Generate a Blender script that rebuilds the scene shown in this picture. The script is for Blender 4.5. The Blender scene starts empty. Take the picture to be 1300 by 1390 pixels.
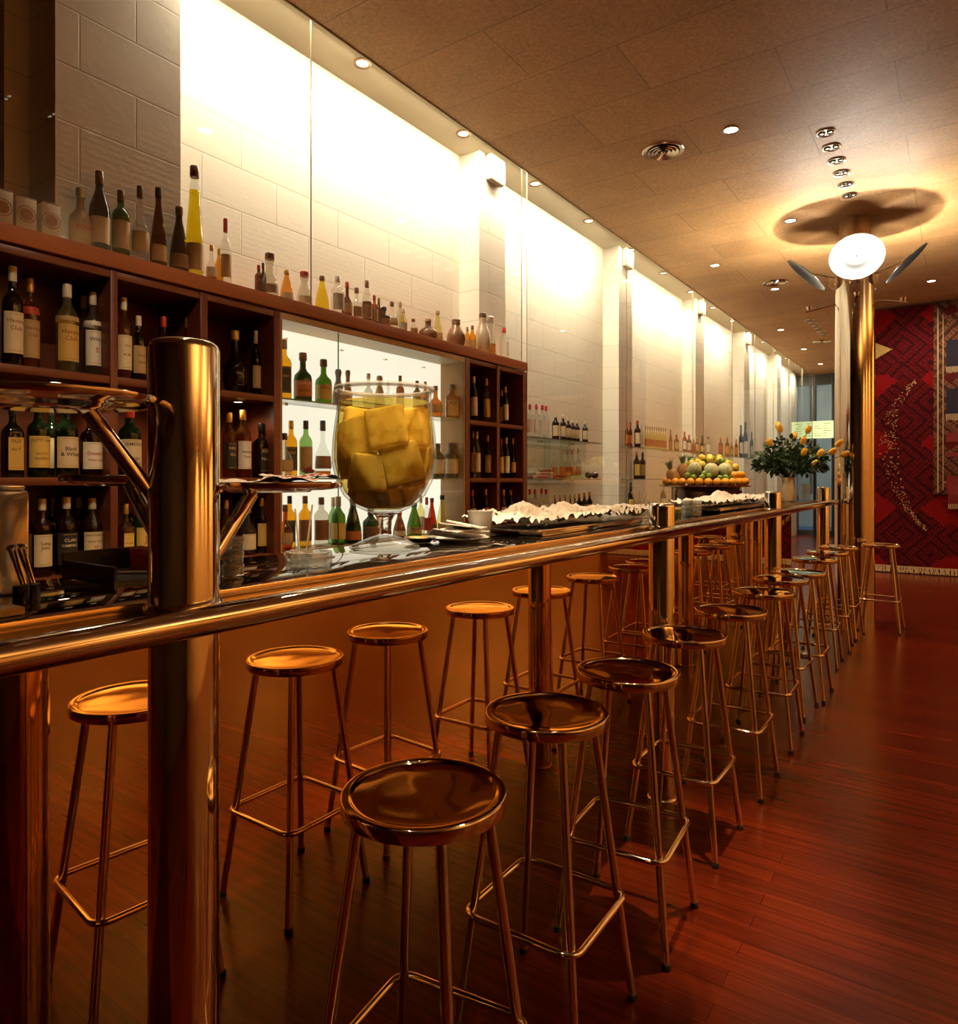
import bpy, bmesh, math, random
from mathutils import Vector, Matrix, noise
random.seed(11)
PI = math.pi
scene = bpy.context.scene
COL = scene.collection
R = math.radians

# ------------------------------------------------------------------ survey of the room (metres)
# The camera stands at X=0 Y=0, 1.3 m high; the bar runs along +Y on its left side (negative X).
FPX = 945.0
TH = math.atan(651.0 / FPX)
S, C = math.sin(TH), math.cos(TH)
CAMZ = 1.30
HZ = 650.0

def yx(u, X):
    r = (u - 650.0) / FPX
    D = X / (-S + C * r)
    return D * (C + S * r), D

def xy(u, Y):
    r = (u - 650.0) / FPX
    D = Y / (C + S * r)
    return D * (-S + C * r), D

def dep(x, y):
    return -x * S + y * C

def zv(v, D):
    return CAMZ + (HZ - v) / FPX * D

X_WALL, X_GLASS, X_CAB, X_MIR = -3.10, -2.76, -2.75, -1.28
X_POST, X_RAIL, X_CTR0, X_CTR1 = -0.995, -0.90, -1.46, -1.05
Z_CEIL, Z_SOFF, Z_CTR, Z_CABTOP = 3.685, 3.735, 1.105, 2.198
Y_RUG, Y_FAR, Y_BACK, X_RIGHT = 11.22, 17.5, -3.2, 7.5
BAR_Y0, BAR_Y1 = -2.6, 6.97
SH = [0.935, 1.305, 1.705]          # shelf tops in the back cabinet

# ------------------------------------------------------------------ materials
MATS = {}

def nt(name):
    m = bpy.data.materials.new(name)
    m.use_nodes = True
    t = m.node_tree
    t.nodes.clear()
    out = t.nodes.new('ShaderNodeOutputMaterial')
    return m, t, out

def pbsdf(t, col=(.8, .8, .8), rough=.5, metal=0.0, spec=.5, emit=None, es=0.0, coat=0.0):
    b = t.nodes.new('ShaderNodeBsdfPrincipled')
    b.inputs['Base Color'].default_value = (*col, 1)
    b.inputs['Roughness'].default_value = rough
    b.inputs['Metallic'].default_value = metal
    b.inputs['Specular IOR Level'].default_value = spec
    b.inputs['Coat Weight'].default_value = coat
    if emit:
        b.inputs['Emission Color'].default_value = (*emit, 1)
        b.inputs['Emission Strength'].default_value = es
    return b

def node(t, kind, **kw):
    n = t.nodes.new(kind)
    for k, v in kw.items():
        if k in n.inputs:
            n.inputs[k].default_value = v
        else:
            setattr(n, k, v)
    return n

def plain(name, col, rough=.5, metal=0.0, spec=.5, var=.12, scale=8.0, bump=0.0, bscale=60.0, coat=0.0, stretch=(1, 1, 1)):
    """a procedural surface: base colour broken up a little by noise, optional grain relief"""
    if name in MATS:
        return MATS[name]
    m, t, out = nt(name)
    b = pbsdf(t, col, rough, metal, spec, coat=coat)
    tc = node(t, 'ShaderNodeTexCoord')
    mp = node(t, 'ShaderNodeMapping')
    mp.inputs['Scale'].default_value = stretch
    t.links.new(tc.outputs['Object'], mp.inputs['Vector'])
    if var > 0:
        n = node(t, 'ShaderNodeTexNoise', Scale=scale, Detail=4.0)
        t.links.new(mp.outputs[0], n.inputs['Vector'])
        mx = node(t, 'ShaderNodeMix', data_type='RGBA')
        mx.inputs[6].default_value = (*[c * (1 - var) for c in col], 1)
        mx.inputs[7].default_value = (*[min(1, c * (1 + var)) for c in col], 1)
        t.links.new(n.outputs['Fac'], mx.inputs[0])
        t.links.new(mx.outputs[2], b.inputs['Base Color'])
    if bump > 0:
        n2 = node(t, 'ShaderNodeTexNoise', Scale=bscale, Detail=3.0)
        t.links.new(mp.outputs[0], n2.inputs['Vector'])
        bp = node(t, 'ShaderNodeBump', Strength=bump, Distance=.01)
        t.links.new(n2.outputs['Fac'], bp.inputs['Height'])
        t.links.new(bp.outputs[0], b.inputs['Normal'])
    t.links.new(b.outputs[0], out.inputs[0])
    MATS[name] = m
    return m

def schlick(t, f0):
    lw = node(t, 'ShaderNodeLayerWeight')
    p = node(t, 'ShaderNodeMath', operation='POWER')
    p.inputs[1].default_value = 5.0
    t.links.new(lw.outputs['Facing'], p.inputs[0])
    ma = node(t, 'ShaderNodeMath', operation='MULTIPLY_ADD')
    ma.inputs[1].default_value = 1 - f0
    ma.inputs[2].default_value = f0
    t.links.new(p.outputs[0], ma.inputs[0])
    return ma.outputs[0]

def tinted(name, col, f0=.045, rough=.03, diff=0.0, dcol=None, wob=0.0):
    """thin clear or coloured glass: lets light through with its tint, mirrors at its Fresnel share"""
    if name in MATS:
        return MATS[name]
    m, t, out = nt(name)
    tr = node(t, 'ShaderNodeBsdfTransparent')
    tr.inputs[0].default_value = (*col, 1)
    last = tr.outputs[0]
    if diff > 0:
        df = node(t, 'ShaderNodeBsdfDiffuse')
        df.inputs[0].default_value = (*(dcol or col), 1)
        mx0 = node(t, 'ShaderNodeMixShader')
        mx0.inputs[0].default_value = diff
        t.links.new(last, mx0.inputs[1]); t.links.new(df.outputs[0], mx0.inputs[2])
        last = mx0.outputs[0]
    gl = node(t, 'ShaderNodeBsdfAnisotropic')
    gl.inputs['Roughness'].default_value = rough
    if wob > 0:
        n2 = node(t, 'ShaderNodeTexNoise', Scale=14.0, Detail=1.0)
        tc = node(t, 'ShaderNodeTexCoord')
        t.links.new(tc.outputs['Object'], n2.inputs['Vector'])
        bp = node(t, 'ShaderNodeBump', Strength=wob, Distance=.02)
        t.links.new(n2.outputs['Fac'], bp.inputs['Height'])
        t.links.new(bp.outputs[0], gl.inputs['Normal'])
    mx = node(t, 'ShaderNodeMixShader')
    t.links.new(schlick(t, f0), mx.inputs[0])
    t.links.new(last, mx.inputs[1]); t.links.new(gl.outputs[0], mx.inputs[2])
    t.links.new(mx.outputs[0], out.inputs[0])
    MATS[name] = m
    return m

CUT = tinted('cut_glass', (.86, .87, .86), .17, .03, .20, (.80, .80, .76), wob=.4)
def glassy(name, col=(1, 1, 1), ior=1.45, rough=0.0):
    if name in MATS:
        return MATS[name]
    m, t, out = nt(name)
    g = node(t, 'ShaderNodeBsdfGlass')
    g.inputs['Color'].default_value = (*col, 1)
    g.inputs['IOR'].default_value = ior
    g.inputs['Roughness'].default_value = rough
    t.links.new(g.outputs[0], out.inputs[0])
    MATS[name] = m
    return m

def emit(name, col, s):
    if name in MATS:
        return MATS[name]
    m, t, out = nt(name)
    e = node(t, 'ShaderNodeEmission')
    e.inputs[0].default_value = (*col, 1)
    e.inputs[1].default_value = s
    t.links.new(e.outputs[0], out.inputs[0])
    MATS[name] = m
    return m

CHROME = plain('polished_steel', (.80, .74, .66), .07, 1.0, var=.05, scale=3)
SEATM = None
BRUSH = plain('satin_steel', (.72, .64, .54), .20, 1.0, var=.06)
WOODC = plain('dark_mahogany', (.135, .032, .013), .33, var=.35, scale=5, stretch=(6, .6, 6))
WOODT = plain('mahogany_top', (.32, .095, .032), .35, var=.25, scale=5, stretch=(6, .6, 6))
STRIPM = plain('copper_brown_lacquer', (.13, .055, .030), .12, .85, var=.15)
RUBBER = plain('black_rubber', (.012, .011, .010), .6, var=.1)
BLACKP = plain('black_plastic', (.012, .011, .011), .25, var=.1)
PAPER = plain('white_paper', (.80, .76, .70), .75, var=.12, scale=25, bump=.7, bscale=45)
WHITEC = plain('white_ceramic', (.82, .80, .76), .2, var=.04)
CLEAR = tinted('clear_glass', (.96, .97, .96), .05)
PANE = tinted('plate_glass', (.985, .985, .975), .055, .012)
EDGE = plain('glass_edge', (.16, .26, .17), .15, var=.1)
PEDGE = plain('pane_edge', (.50, .42, .27), .3, var=.1)
SHELFG = tinted('shelf_glass', (.90, .95, .91), .06, .02)
DOORG = tinted('door_glass', (.985, .99, .98), .03, .01)

# counter top: polished dark stone
CTRM = plain('polished_black_counter', (.018, .014, .012), .035, 0.0, spec=1.0, var=.3, scale=30, coat=1.0)
def _ctr():
    m, t, out = nt('counter_gloss')
    d = node(t, 'ShaderNodeBsdfDiffuse'); d.inputs[0].default_value = (.012, .009, .008, 1)
    tc = node(t, 'ShaderNodeTexCoord')
    n = node(t, 'ShaderNodeTexNoise', Scale=40.0, Detail=4.0)
    t.links.new(tc.outputs['Object'], n.inputs['Vector'])
    cr = node(t, 'ShaderNodeValToRGB')
    cr.color_ramp.elements[0].color = (.006, .005, .004, 1); cr.color_ramp.elements[1].color = (.022, .017, .014, 1)
    t.links.new(n.outputs['Fac'], cr.inputs[0]); t.links.new(cr.outputs[0], d.inputs[0])
    g = node(t, 'ShaderNodeBsdfAnisotropic'); g.inputs['Roughness'].default_value = .015
    g.inputs['Color'].default_value = (.95, .92, .88, 1)
    mx = node(t, 'ShaderNodeMixShader')
    t.links.new(schlick(t, .38), mx.inputs[0]); t.links.new(d.outputs[0], mx.inputs[1]); t.links.new(g.outputs[0], mx.inputs[2])
    t.links.new(mx.outputs[0], out.inputs[0])
    return m
CTRM = _ctr()

# mirror cladding of the bar front: copper-tinted polished metal
def _mirror():
    m, t, out = nt('copper_mirror')
    b = pbsdf(t, (.90, .64, .34), .018, 1.0)
    tc = node(t, 'ShaderNodeTexCoord')
    n = node(t, 'ShaderNodeTexNoise', Scale=.9, Detail=1.0)
    t.links.new(tc.outputs['Object'], n.inputs['Vector'])
    bp = node(t, 'ShaderNodeBump', Strength=.012, Distance=.02)
    t.links.new(n.outputs['Fac'], bp.inputs['Height']); t.links.new(bp.outputs[0], b.inputs['Normal'])
    t.links.new(b.outputs[0], out.inputs[0])
    return m
MIRROR = _mirror()

def _seat():
    m, t, out = nt('pressed_steel_seat')
    b = pbsdf(t, (.80, .69, .50), .06, 1.0)
    tc = node(t, 'ShaderNodeTexCoord')
    n = node(t, 'ShaderNodeTexNoise', Scale=7.0, Detail=0.5)
    t.links.new(tc.outputs['Object'], n.inputs['Vector'])
    bp = node(t, 'ShaderNodeBump', Strength=.22, Distance=.02)
    t.links.new(n.outputs['Fac'], bp.inputs['Height']); t.links.new(bp.outputs[0], b.inputs['Normal'])
    t.links.new(b.outputs[0], out.inputs[0])
    return m
SEATM = _seat()

def _floor():
    m, t, out = nt('oiled_red_floorboards')
    b = pbsdf(t, (.2, .05, .02), .24, spec=.17)
    tc = node(t, 'ShaderNodeTexCoord')
    br = node(t, 'ShaderNodeTexBrick', offset=.37, squash=1.0)
    br.inputs['Scale'].default_value = 1.0
    br.inputs['Brick Width'].default_value = 1.35
    br.inputs['Row Height'].default_value = .07
    br.inputs['Mortar Size'].default_value = .0012
    br.inputs['Color1'].default_value = (.140, .0160, .0033, 1)
    br.inputs['Color2'].default_value = (.093, .0100, .0022, 1)
    br.inputs['Mortar'].default_value = (.05, .006, .002, 1)
    t.links.new(tc.outputs['Object'], br.inputs['Vector'])
    mp = node(t, 'ShaderNodeMapping'); mp.inputs['Scale'].default_value = (1.2, 22, 1)
    t.links.new(tc.outputs['Object'], mp.inputs['Vector'])
    n = node(t, 'ShaderNodeTexNoise', Scale=2.2, Detail=6.0)
    t.links.new(mp.outputs[0], n.inputs['Vector'])
    cr = node(t, 'ShaderNodeValToRGB')
    cr.color_ramp.elements[0].position = .3; cr.color_ramp.elements[0].color = (.55, .48, .45, 1)
    cr.color_ramp.elements[1].position = .75; cr.color_ramp.elements[1].color = (1.15, 1.15, 1.15, 1)
    t.links.new(n.outputs['Fac'], cr.inputs[0])
    mx = node(t, 'ShaderNodeMix', data_type='RGBA', blend_type='MULTIPLY'); mx.inputs[0].default_value = 1
    t.links.new(br.outputs['Color'], mx.inputs[6]); t.links.new(cr.outputs[0], mx.inputs[7])
    t.links.new(mx.outputs[2], b.inputs['Base Color'])
    t.links.new(b.outputs[0], out.inputs[0])
    return m
FLOORM = _floor()

def _ceil():
    m, t, out = nt('pressed_cork_panels')
    b = pbsdf(t, (.4, .25, .12), .55, spec=.35)
    tc = node(t, 'ShaderNodeTexCoord')
    br = node(t, 'ShaderNodeTexBrick', offset=.43, squash=1.0)
    br.inputs['Scale'].default_value = 1.0
    br.inputs['Brick Width'].default_value = 1.25
    br.inputs['Row Height'].default_value = .52
    br.inputs['Mortar Size'].default_value = .004
    br.inputs['Mortar Smooth'].default_value = .3
    br.inputs['Color1'].default_value = (.52, .290, .115, 1)
    br.inputs['Color2'].default_value = (.44, .235, .088, 1)
    br.inputs['Mortar'].default_value = (.25, .14, .06, 1)
    mp0 = node(t, 'ShaderNodeMapping'); mp0.inputs['Location'].default_value = (.3, .06, 0)
    t.links.new(tc.outputs['Object'], mp0.inputs['Vector'])
    t.links.new(mp0.outputs[0], br.inputs['Vector'])
    n = node(t, 'ShaderNodeTexNoise', Scale=55.0, Detail=6.0)
    t.links.new(tc.outputs['Object'], n.inputs['Vector'])
    n2 = node(t, 'ShaderNodeTexNoise', Scale=1.6, Detail=2.0)
    t.links.new(tc.outputs['Object'], n2.inputs['Vector'])
    ad = node(t, 'ShaderNodeMath', operation='MULTIPLY_ADD'); ad.inputs[1].default_value = .75
    t.links.new(n.outputs['Fac'], ad.inputs[0])
    m3 = node(t, 'ShaderNodeMath', operation='MULTIPLY'); m3.inputs[1].default_value = .4
    t.links.new(n2.outputs['Fac'], m3.inputs[0]); t.links.new(m3.outputs[0], ad.inputs[2])
    cr = node(t, 'ShaderNodeValToRGB')
    cr.color_ramp.elements[0].position = .35; cr.color_ramp.elements[0].color = (.62, .58, .55, 1)
    cr.color_ramp.elements[1].position = .78; cr.color_ramp.elements[1].color = (1.15, 1.15, 1.15, 1)
    t.links.new(ad.outputs[0], cr.inputs[0])
    mx = node(t, 'ShaderNodeMix', data_type='RGBA', blend_type='MULTIPLY'); mx.inputs[0].default_value = 1
    t.links.new(br.outputs['Color'], mx.inputs[6]); t.links.new(cr.outputs[0], mx.inputs[7])
    t.links.new(mx.outputs[2], b.inputs['Base Color'])
    t.links.new(b.outputs[0], out.inputs[0])
    return m
CEILM = _ceil()

def _brick(name, c1, c2, rib):
    m, t, out = nt(name)
    b = pbsdf(t, c1, .7, spec=.3)
    tc = node(t, 'ShaderNodeTexCoord')
    sx = node(t, 'ShaderNodeSeparateXYZ'); t.links.new(tc.outputs['Object'], sx.inputs[0])
    cx = node(t, 'ShaderNodeCombineXYZ')
    t.links.new(sx.outputs['Y'], cx.inputs['X']); t.links.new(sx.outputs['Z'], cx.inputs['Y'])
    br = node(t, 'ShaderNodeTexBrick', offset=.5)
    br.inputs['Scale'].default_value = 1.0
    br.inputs['Brick Width'].default_value = .46
    br.inputs['Row Height'].default_value = .225
    br.inputs['Mortar Size'].default_value = .0045
    br.inputs['Mortar Smooth'].default_value = .6
    br.inputs['Color1'].default_value = (*c1, 1); br.inputs['Color2'].default_value = (*c2, 1)
    br.inputs['Mortar'].default_value = (*[k * .78 for k in c2], 1)
    t.links.new(cx.outputs[0], br.inputs['Vector'])
    t.links.new(br.outputs['Color'], b.inputs['Base Color'])
    n = node(t, 'ShaderNodeTexNoise', Scale=26.0, Detail=5.0)
    t.links.new(tc.outputs['Object'], n.inputs['Vector'])
    wv = node(t, 'ShaderNodeMath', operation='SINE')
    wm = node(t, 'ShaderNodeMath', operation='MULTIPLY'); wm.inputs[1].default_value = 2 * PI / .028
    t.links.new(sx.outputs['Z'], wm.inputs[0]); t.links.new(wm.outputs[0], wv.inputs[0])
    mr = node(t, 'ShaderNodeMapRange')           # the lower courses are combed in fine ribs
    mr.inputs[1].default_value = 3.0; mr.inputs[2].default_value = 2.5; mr.inputs[3].default_value = 0.0; mr.inputs[4].default_value = rib
    t.links.new(sx.outputs['Z'], mr.inputs[0])
    ml = node(t, 'ShaderNodeMath', operation='MULTIPLY'); t.links.new(wv.outputs[0], ml.inputs[0]); t.links.new(mr.outputs[0], ml.inputs[1])
    a1 = node(t, 'ShaderNodeMath', operation='ADD'); t.links.new(n.outputs['Fac'], a1.inputs[0]); t.links.new(ml.outputs[0], a1.inputs[1])
    m5 = node(t, 'ShaderNodeMath', operation='MULTIPLY'); m5.inputs[1].default_value = -1.6
    t.links.new(br.outputs['Fac'], m5.inputs[0])
    a2 = node(t, 'ShaderNodeMath', operation='ADD'); t.links.new(a1.outputs[0], a2.inputs[0]); t.links.new(m5.outputs[0], a2.inputs[1])
    bp = node(t, 'ShaderNodeBump', Strength=.22, Distance=.004)
    t.links.new(a2.outputs[0], bp.inputs['Height']); t.links.new(bp.outputs[0], b.inputs['Normal'])
    t.links.new(b.outputs[0], out.inputs[0])
    return m
BRICKM = _brick('white_painted_blocks', (.85, .80, .68), (.82, .765, .64), .10)
SOFFM = plain('cream_plaster', (.80, .72, .52), .7, var=.04)
TANW = plain('tan_plaster', (.72, .44, .14), .7, var=.15, scale=2)
DARKW = plain('dark_red_panelling', (.022, .008, .005), .5, var=.3, scale=2)

def _rug(name, base, dark, field, per, step):
    """woven pattern: stepped lozenges in a bright ground, bands of small dark motifs between them"""
    m, t, out = nt(name)
    b = pbsdf(t, base, .95, spec=.1)
    tc = node(t, 'ShaderNodeTexCoord')
    sx = node(t, 'ShaderNodeSeparateXYZ'); t.links.new(tc.outputs['Object'], sx.inputs[0])
    def mth(op, a, bb=None, cc=None):
        n = node(t, 'ShaderNodeMath', operation=op)
        for i, q in enumerate((a, bb, cc)):
            if q is None:
                continue
            if isinstance(q, (int, float)):
                n.inputs[i].default_value = q
            else:
                t.links.new(q, n.inputs[i])
        return n.outputs[0]
    xs = mth('SNAP', sx.outputs['X'], step); zs = mth('SNAP', sx.outputs['Z'], step)
    px = mth('PINGPONG', mth('ADD', xs, .10), per); pz = mth('PINGPONG', mth('MULTIPLY', zs, 1.25), .55)
    loz = mth('LESS_THAN', mth('ADD', px, mth('MULTIPLY', pz, .9)), per * .72)
    inner = mth('LESS_THAN', mth('ADD', px, mth('MULTIPLY', mth('PINGPONG', mth('MULTIPLY', zs, 3.2), .5), .35)), per * .22)
    fx = mth('SNAP', sx.outputs['X'], .022); fz = mth('SNAP', sx.outputs['Z'], .022)
    q1 = mth('PINGPONG', fx, .11); q2 = mth('PINGPONG', fz, .11)
    fine = mth('GREATER_THAN', mth('FRACT', mth('MULTIPLY', mth('ADD', q1, q2), 16.0)), .55)
    big = mth('GREATER_THAN', mth('FRACT', mth('MULTIPLY', mth('ADD', mth('PINGPONG', fx, .32), mth('PINGPONG', fz, .26)), 7.0)), .7)
    bandz = mth('PINGPONG', mth('ADD', sx.outputs['Z'], .15), .75)
    inb = mth('LESS_THAN', bandz, .10)
    pat = mth('MAXIMUM', mth('MULTIPLY', fine, .8), big)
    pat2 = mth('MULTIPLY', pat, mth('SUBTRACT', 1.0, mth('MULTIPLY', loz, mth('SUBTRACT', 1.0, inb))))
    n = node(t, 'ShaderNodeTexNoise', Scale=38.0, Detail=3.0); t.links.new(tc.outputs['Object'], n.inputs['Vector'])
    c0 = node(t, 'ShaderNodeMix', data_type='RGBA'); c0.inputs[6].default_value = (*base, 1); c0.inputs[7].default_value = (*field, 1)
    t.links.new(mth('MULTIPLY', loz, mth('SUBTRACT', 1.0, mth('MAXIMUM', inner, inb))), c0.inputs[0])
    c1 = node(t, 'ShaderNodeMix', data_type='RGBA'); c1.inputs[7].default_value = (*dark, 1)
    t.links.new(c0.outputs[2], c1.inputs[6]); t.links.new(mth('MULTIPLY', pat2, .8), c1.inputs[0])
    c2 = node(t, 'ShaderNodeMix', data_type='RGBA', blend_type='MULTIPLY'); c2.inputs[0].default_value = .5
    t.links.new(c1.outputs[2], c2.inputs[6]); t.links.new(n.outputs['Color'], c2.inputs[7])
    t.links.new(c2.outputs[2], b.inputs['Base Color'])
    t.links.new(b.outputs[0], out.inputs[0])
    return m
RUGM = _rug('red_woven_wool', (.13, .006, .008), (.018, .004, .008), (.24, .006, .008), .48, .03)
RUG2M = _rug('brown_woven_wool', (.20, .085, .045), (.03, .010, .012), (.10, .012, .012), .14, .02)

# ------------------------------------------------------------------ mesh helpers
class MB:
    def __init__(self):
        self.bm = bmesh.new()
    def _mi(self, faces, mi):
        for f in faces:
            f.material_index = mi
    def box(self, x0, y0, z0, x1, y1, z1, mi=0, bev=0.0, seg=2, mat=None):
        g = bmesh.ops.create_cube(self.bm, size=1)
        vs = g['verts']
        M = Matrix.Translation(((x0 + x1) / 2, (y0 + y1) / 2, (z0 + z1) / 2)) @ Matrix.Diagonal((abs(x1 - x0), abs(y1 - y0), abs(z1 - z0), 1))
        bmesh.ops.transform(self.bm, matrix=M, verts=vs)
        faces = set(f for v in vs for f in v.link_faces)
        if bev > 0:
            es = list(set(e for v in vs for e in v.link_edges))
            r = bmesh.ops.bevel(self.bm, geom=es, offset=bev, segments=seg, affect='EDGES', profile=.5)
            vs = list(set(r['verts']) | set(v for f in r['faces'] for v in f.verts))
            faces = set(f for v in vs for f in v.link_faces)
        if mat is not None:
            bmesh.ops.transform(self.bm, matrix=mat, verts=list(set(v for f in faces for v in f.verts)))
        self._mi(faces, mi)
        return list(faces)
    def lathe(self, prof, seg=24, cx=0, cy=0, cz=0, mi=0, mod=None, mat=None):
        rings = []
        bm = self.bm
        for (r, z) in prof:
            if r <= 1e-6:
                p = Vector((cx, cy, cz + z))
                rings.append([bm.verts.new(mat @ p if mat else p)])
            else:
                ring = []
                for i in range(seg):
                    a = 2 * PI * i / seg
                    k = mod(a, r, z) if mod else 1.0
                    p = Vector((cx + r * k * math.cos(a), cy + r * k * math.sin(a), cz + z))
                    ring.append(bm.verts.new(mat @ p if mat else p))
                rings.append(ring)
        fs = []
        for a, b in zip(rings, rings[1:]):
            if len(a) == 1 and len(b) == 1:
                continue
            for i in range(seg):
                j = (i + 1) % seg
                if len(a) == 1:
                    fs.append(bm.faces.new((a[0], b[j], b[i])))
                elif len(b) == 1:
                    fs.append(bm.faces.new((a[i], a[j], b[0])))
                else:
                    fs.append(bm.faces.new((a[i], a[j], b[j], b[i])))
        self._mi(fs, mi)
        return fs
    def tube(self, pts, r, seg=10, closed=False, mi=0, caps=True, radii=None):
        bm = self.bm
        P = [Vector(p) for p in pts]
        n = len(P)
        T = []
        for i in range(n):
            if closed:
                d = P[(i + 1) % n] - P[i - 1]
            else:
                d = P[min(i + 1, n - 1)] - P[max(i - 1, 0)]
            T.append(d.normalized())
        up = Vector((0, 0, 1)) if abs(T[0].z) < .9 else Vector((1, 0, 0))
        nrm = (up - T[0] * up.dot(T[0])).normalized()
        rings = []
        for i in range(n):
            nrm = (nrm - T[i] * nrm.dot(T[i])).normalized()
            bn = T[i].cross(nrm)
            rr = radii[i] if radii else r
            rings.append([bm.verts.new(P[i] + (nrm * math.cos(2 * PI * k / seg) + bn * math.sin(2 * PI * k / seg)) * rr) for k in range(seg)])
        fs = []
        rng = range(n) if closed else range(n - 1)
        for i in rng:
            a, b = rings[i], rings[(i + 1) % n]
            for k in range(seg):
                l = (k + 1) % seg
                fs.append(bm.faces.new((a[k], a[l], b[l], b[k])))
        if caps and not closed:
            fs.append(bm.faces.new(list(reversed(rings[0]))))
            fs.append(bm.faces.new(rings[-1]))
        self._mi(fs, mi)
        return fs
    def sphere(self, c, r, sx=1, sy=1, sz=1, u=16, v=10, mi=0, mat=None):
        g = bmesh.ops.create_uvsphere(self.bm, u_segments=u, v_segments=v, radius=r)
        M = Matrix.Translation(c) @ (mat or Matrix.Identity(4)) @ Matrix.Diagonal((sx, sy, sz, 1))
        bmesh.ops.transform(self.bm, matrix=M, verts=g['verts'])
        fs = set(f for vv in g['verts'] for f in vv.link_faces)
        self._mi(fs, mi)
        return g['verts']
    def quad(self, a, b, c, d, mi=0):
        f = self.bm.faces.new([self.bm.verts.new(p) for p in (a, b, c, d)])
        f.material_index = mi
        return f
    def mesh(self, name, mats, sharp=38):
        bmesh.ops.recalc_face_normals(self.bm, faces=self.bm.faces[:])
        me = bpy.data.meshes.new(name)
        self.bm.to_mesh(me)
        self.bm.free()
        for m in mats if isinstance(mats, (list, tuple)) else [mats]:
            me.materials.append(m)
        for p in me.polygons:
            p.use_smooth = True
        me.set_sharp_from_angle(angle=R(sharp))
        return me
    def obj(self, name, mats, parent=None, loc=(0, 0, 0), sharp=38):
        o = bpy.data.objects.new(name, self.mesh(name, mats, sharp))
        COL.objects.link(o)
        o.parent = parent
        o.location = loc
        return o

def tag(o, label, cat, group=None, kind=None):
    if label:
        o['label'] = label
    if cat:
        o['category'] = cat
    if group:
        o['group'] = group
    if kind:
        o['kind'] = kind
    return o

def thing(name, label, cat, loc=(0, 0, 0), rz=0.0, group=None):
    o = bpy.data.objects.new(name, None)
    o.empty_display_size = .05
    COL.objects.link(o)
    o.location = loc
    o.rotation_euler = (0, 0, rz)
    return tag(o, label, cat, group)

def struct(o, label, cat='structure'):
    o['kind'] = 'structure'
    o['label'] = label
    o['category'] = cat
    return o

def dup(root, loc, rz, label=None, group=None):
    r = root.copy(); COL.objects.link(r); r.location = loc; r.rotation_euler = (0, 0, rz)
    if label: r['label'] = label
    if group: r['group'] = group
    for ch in list(root.children):
        c = ch.copy(); COL.objects.link(c); c.parent = r
        for g in list(ch.children):
            d = g.copy(); COL.objects.link(d); d.parent = c
    return r

_U = ['', 'first', 'second', 'third', 'fourth', 'fifth', 'sixth', 'seventh', 'eighth', 'ninth']
ORD = ['zeroth'] + _U[1:] + ['tenth', 'eleventh', 'twelfth', 'thirteenth', 'fourteenth', 'fifteenth', 'sixteenth', 'seventeenth', 'eighteenth', 'nineteenth']
for _w, _t in (('twenty', 'twentieth'), ('thirty', 'thirtieth'), ('forty', 'fortieth'), ('fifty', 'fiftieth')):
    ORD += [_t] + [_w + '-' + q for q in _U[1:]]

_TXT = {}
def text_polys(body, size, bold=False):
    """triangles of a line of lettering, centred on its width, baseline at 0"""
    k = (body,)
    if k not in _TXT:
        cu = bpy.data.curves.new('lettering', 'FONT')
        cu.body = body
        cu.size = 1.0
        cu.align_x = 'CENTER'
        cu.resolution_u = 2
        cu.offset = .012
        ob = bpy.data.objects.new('lettering', cu)
        COL.objects.link(ob)
        dg = bpy.context.evaluated_depsgraph_get()
        me = bpy.data.meshes.new_from_object(ob.evaluated_get(dg))
        vs = [(v.co.x, v.co.y) for v in me.vertices]
        fs = [tuple(p.vertices) for p in me.polygons]
        bpy.data.objects.remove(ob); bpy.data.curves.remove(cu); bpy.data.meshes.remove(me)
        _TXT[k] = (vs, fs)
    vs, fs = _TXT[k]
    return [(x * size, y * size) for x, y in vs], fs
# ------------------------------------------------------------------ room shell
m = MB(); m.box(-3.3, Y_BACK, -.06, X_RIGHT, Y_FAR, 0)
struct(m.obj('floor', FLOORM), 'red-brown polished floorboards running across the room', 'floor')
m = MB(); m.box(X_GLASS + .004, Y_BACK, Z_CEIL, X_RIGHT, Y_FAR, Z_CEIL + .06)
struct(m.obj('ceiling', CEILM), 'brown pressed cork panel ceiling above the bar room', 'ceiling')
m = MB(); m.box(X_GLASS - .004, Y_BACK, Z_CEIL - .006, X_GLASS + .004, Y_FAR, Z_CEIL + .11)
struct(m.obj('trim_1', BRUSH), 'thin metal channel along the ceiling edge that holds the glass panes', 'trim')
m = MB(); m.box(-3.3, Y_BACK, Z_SOFF, X_GLASS - .004, Y_FAR, Z_SOFF + .06)
struct(m.obj('trim_2', SOFFM), 'cream plaster soffit between the glass panes and the white block wall', 'trim')
m = MB(); m.box(-3.3, 1.2, 0, X_WALL, Y_FAR, Z_SOFF)
struct(m.obj('wall_left', BRICKM), 'white painted block wall behind the glass panes', 'wall')
m = MB(); m.box(-3.3, Y_BACK, 0, X_WALL, 1.1995, Z_SOFF)
struct(m.obj('wall_left_near', plain('wall_shade_brown', (.085, .045, .024), .75, var=.2, scale=3)), 'unlit near wall behind the glass, its shade painted dark brown', 'wall')  # weakly lit block wall, its shade painted in as dark brown
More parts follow.
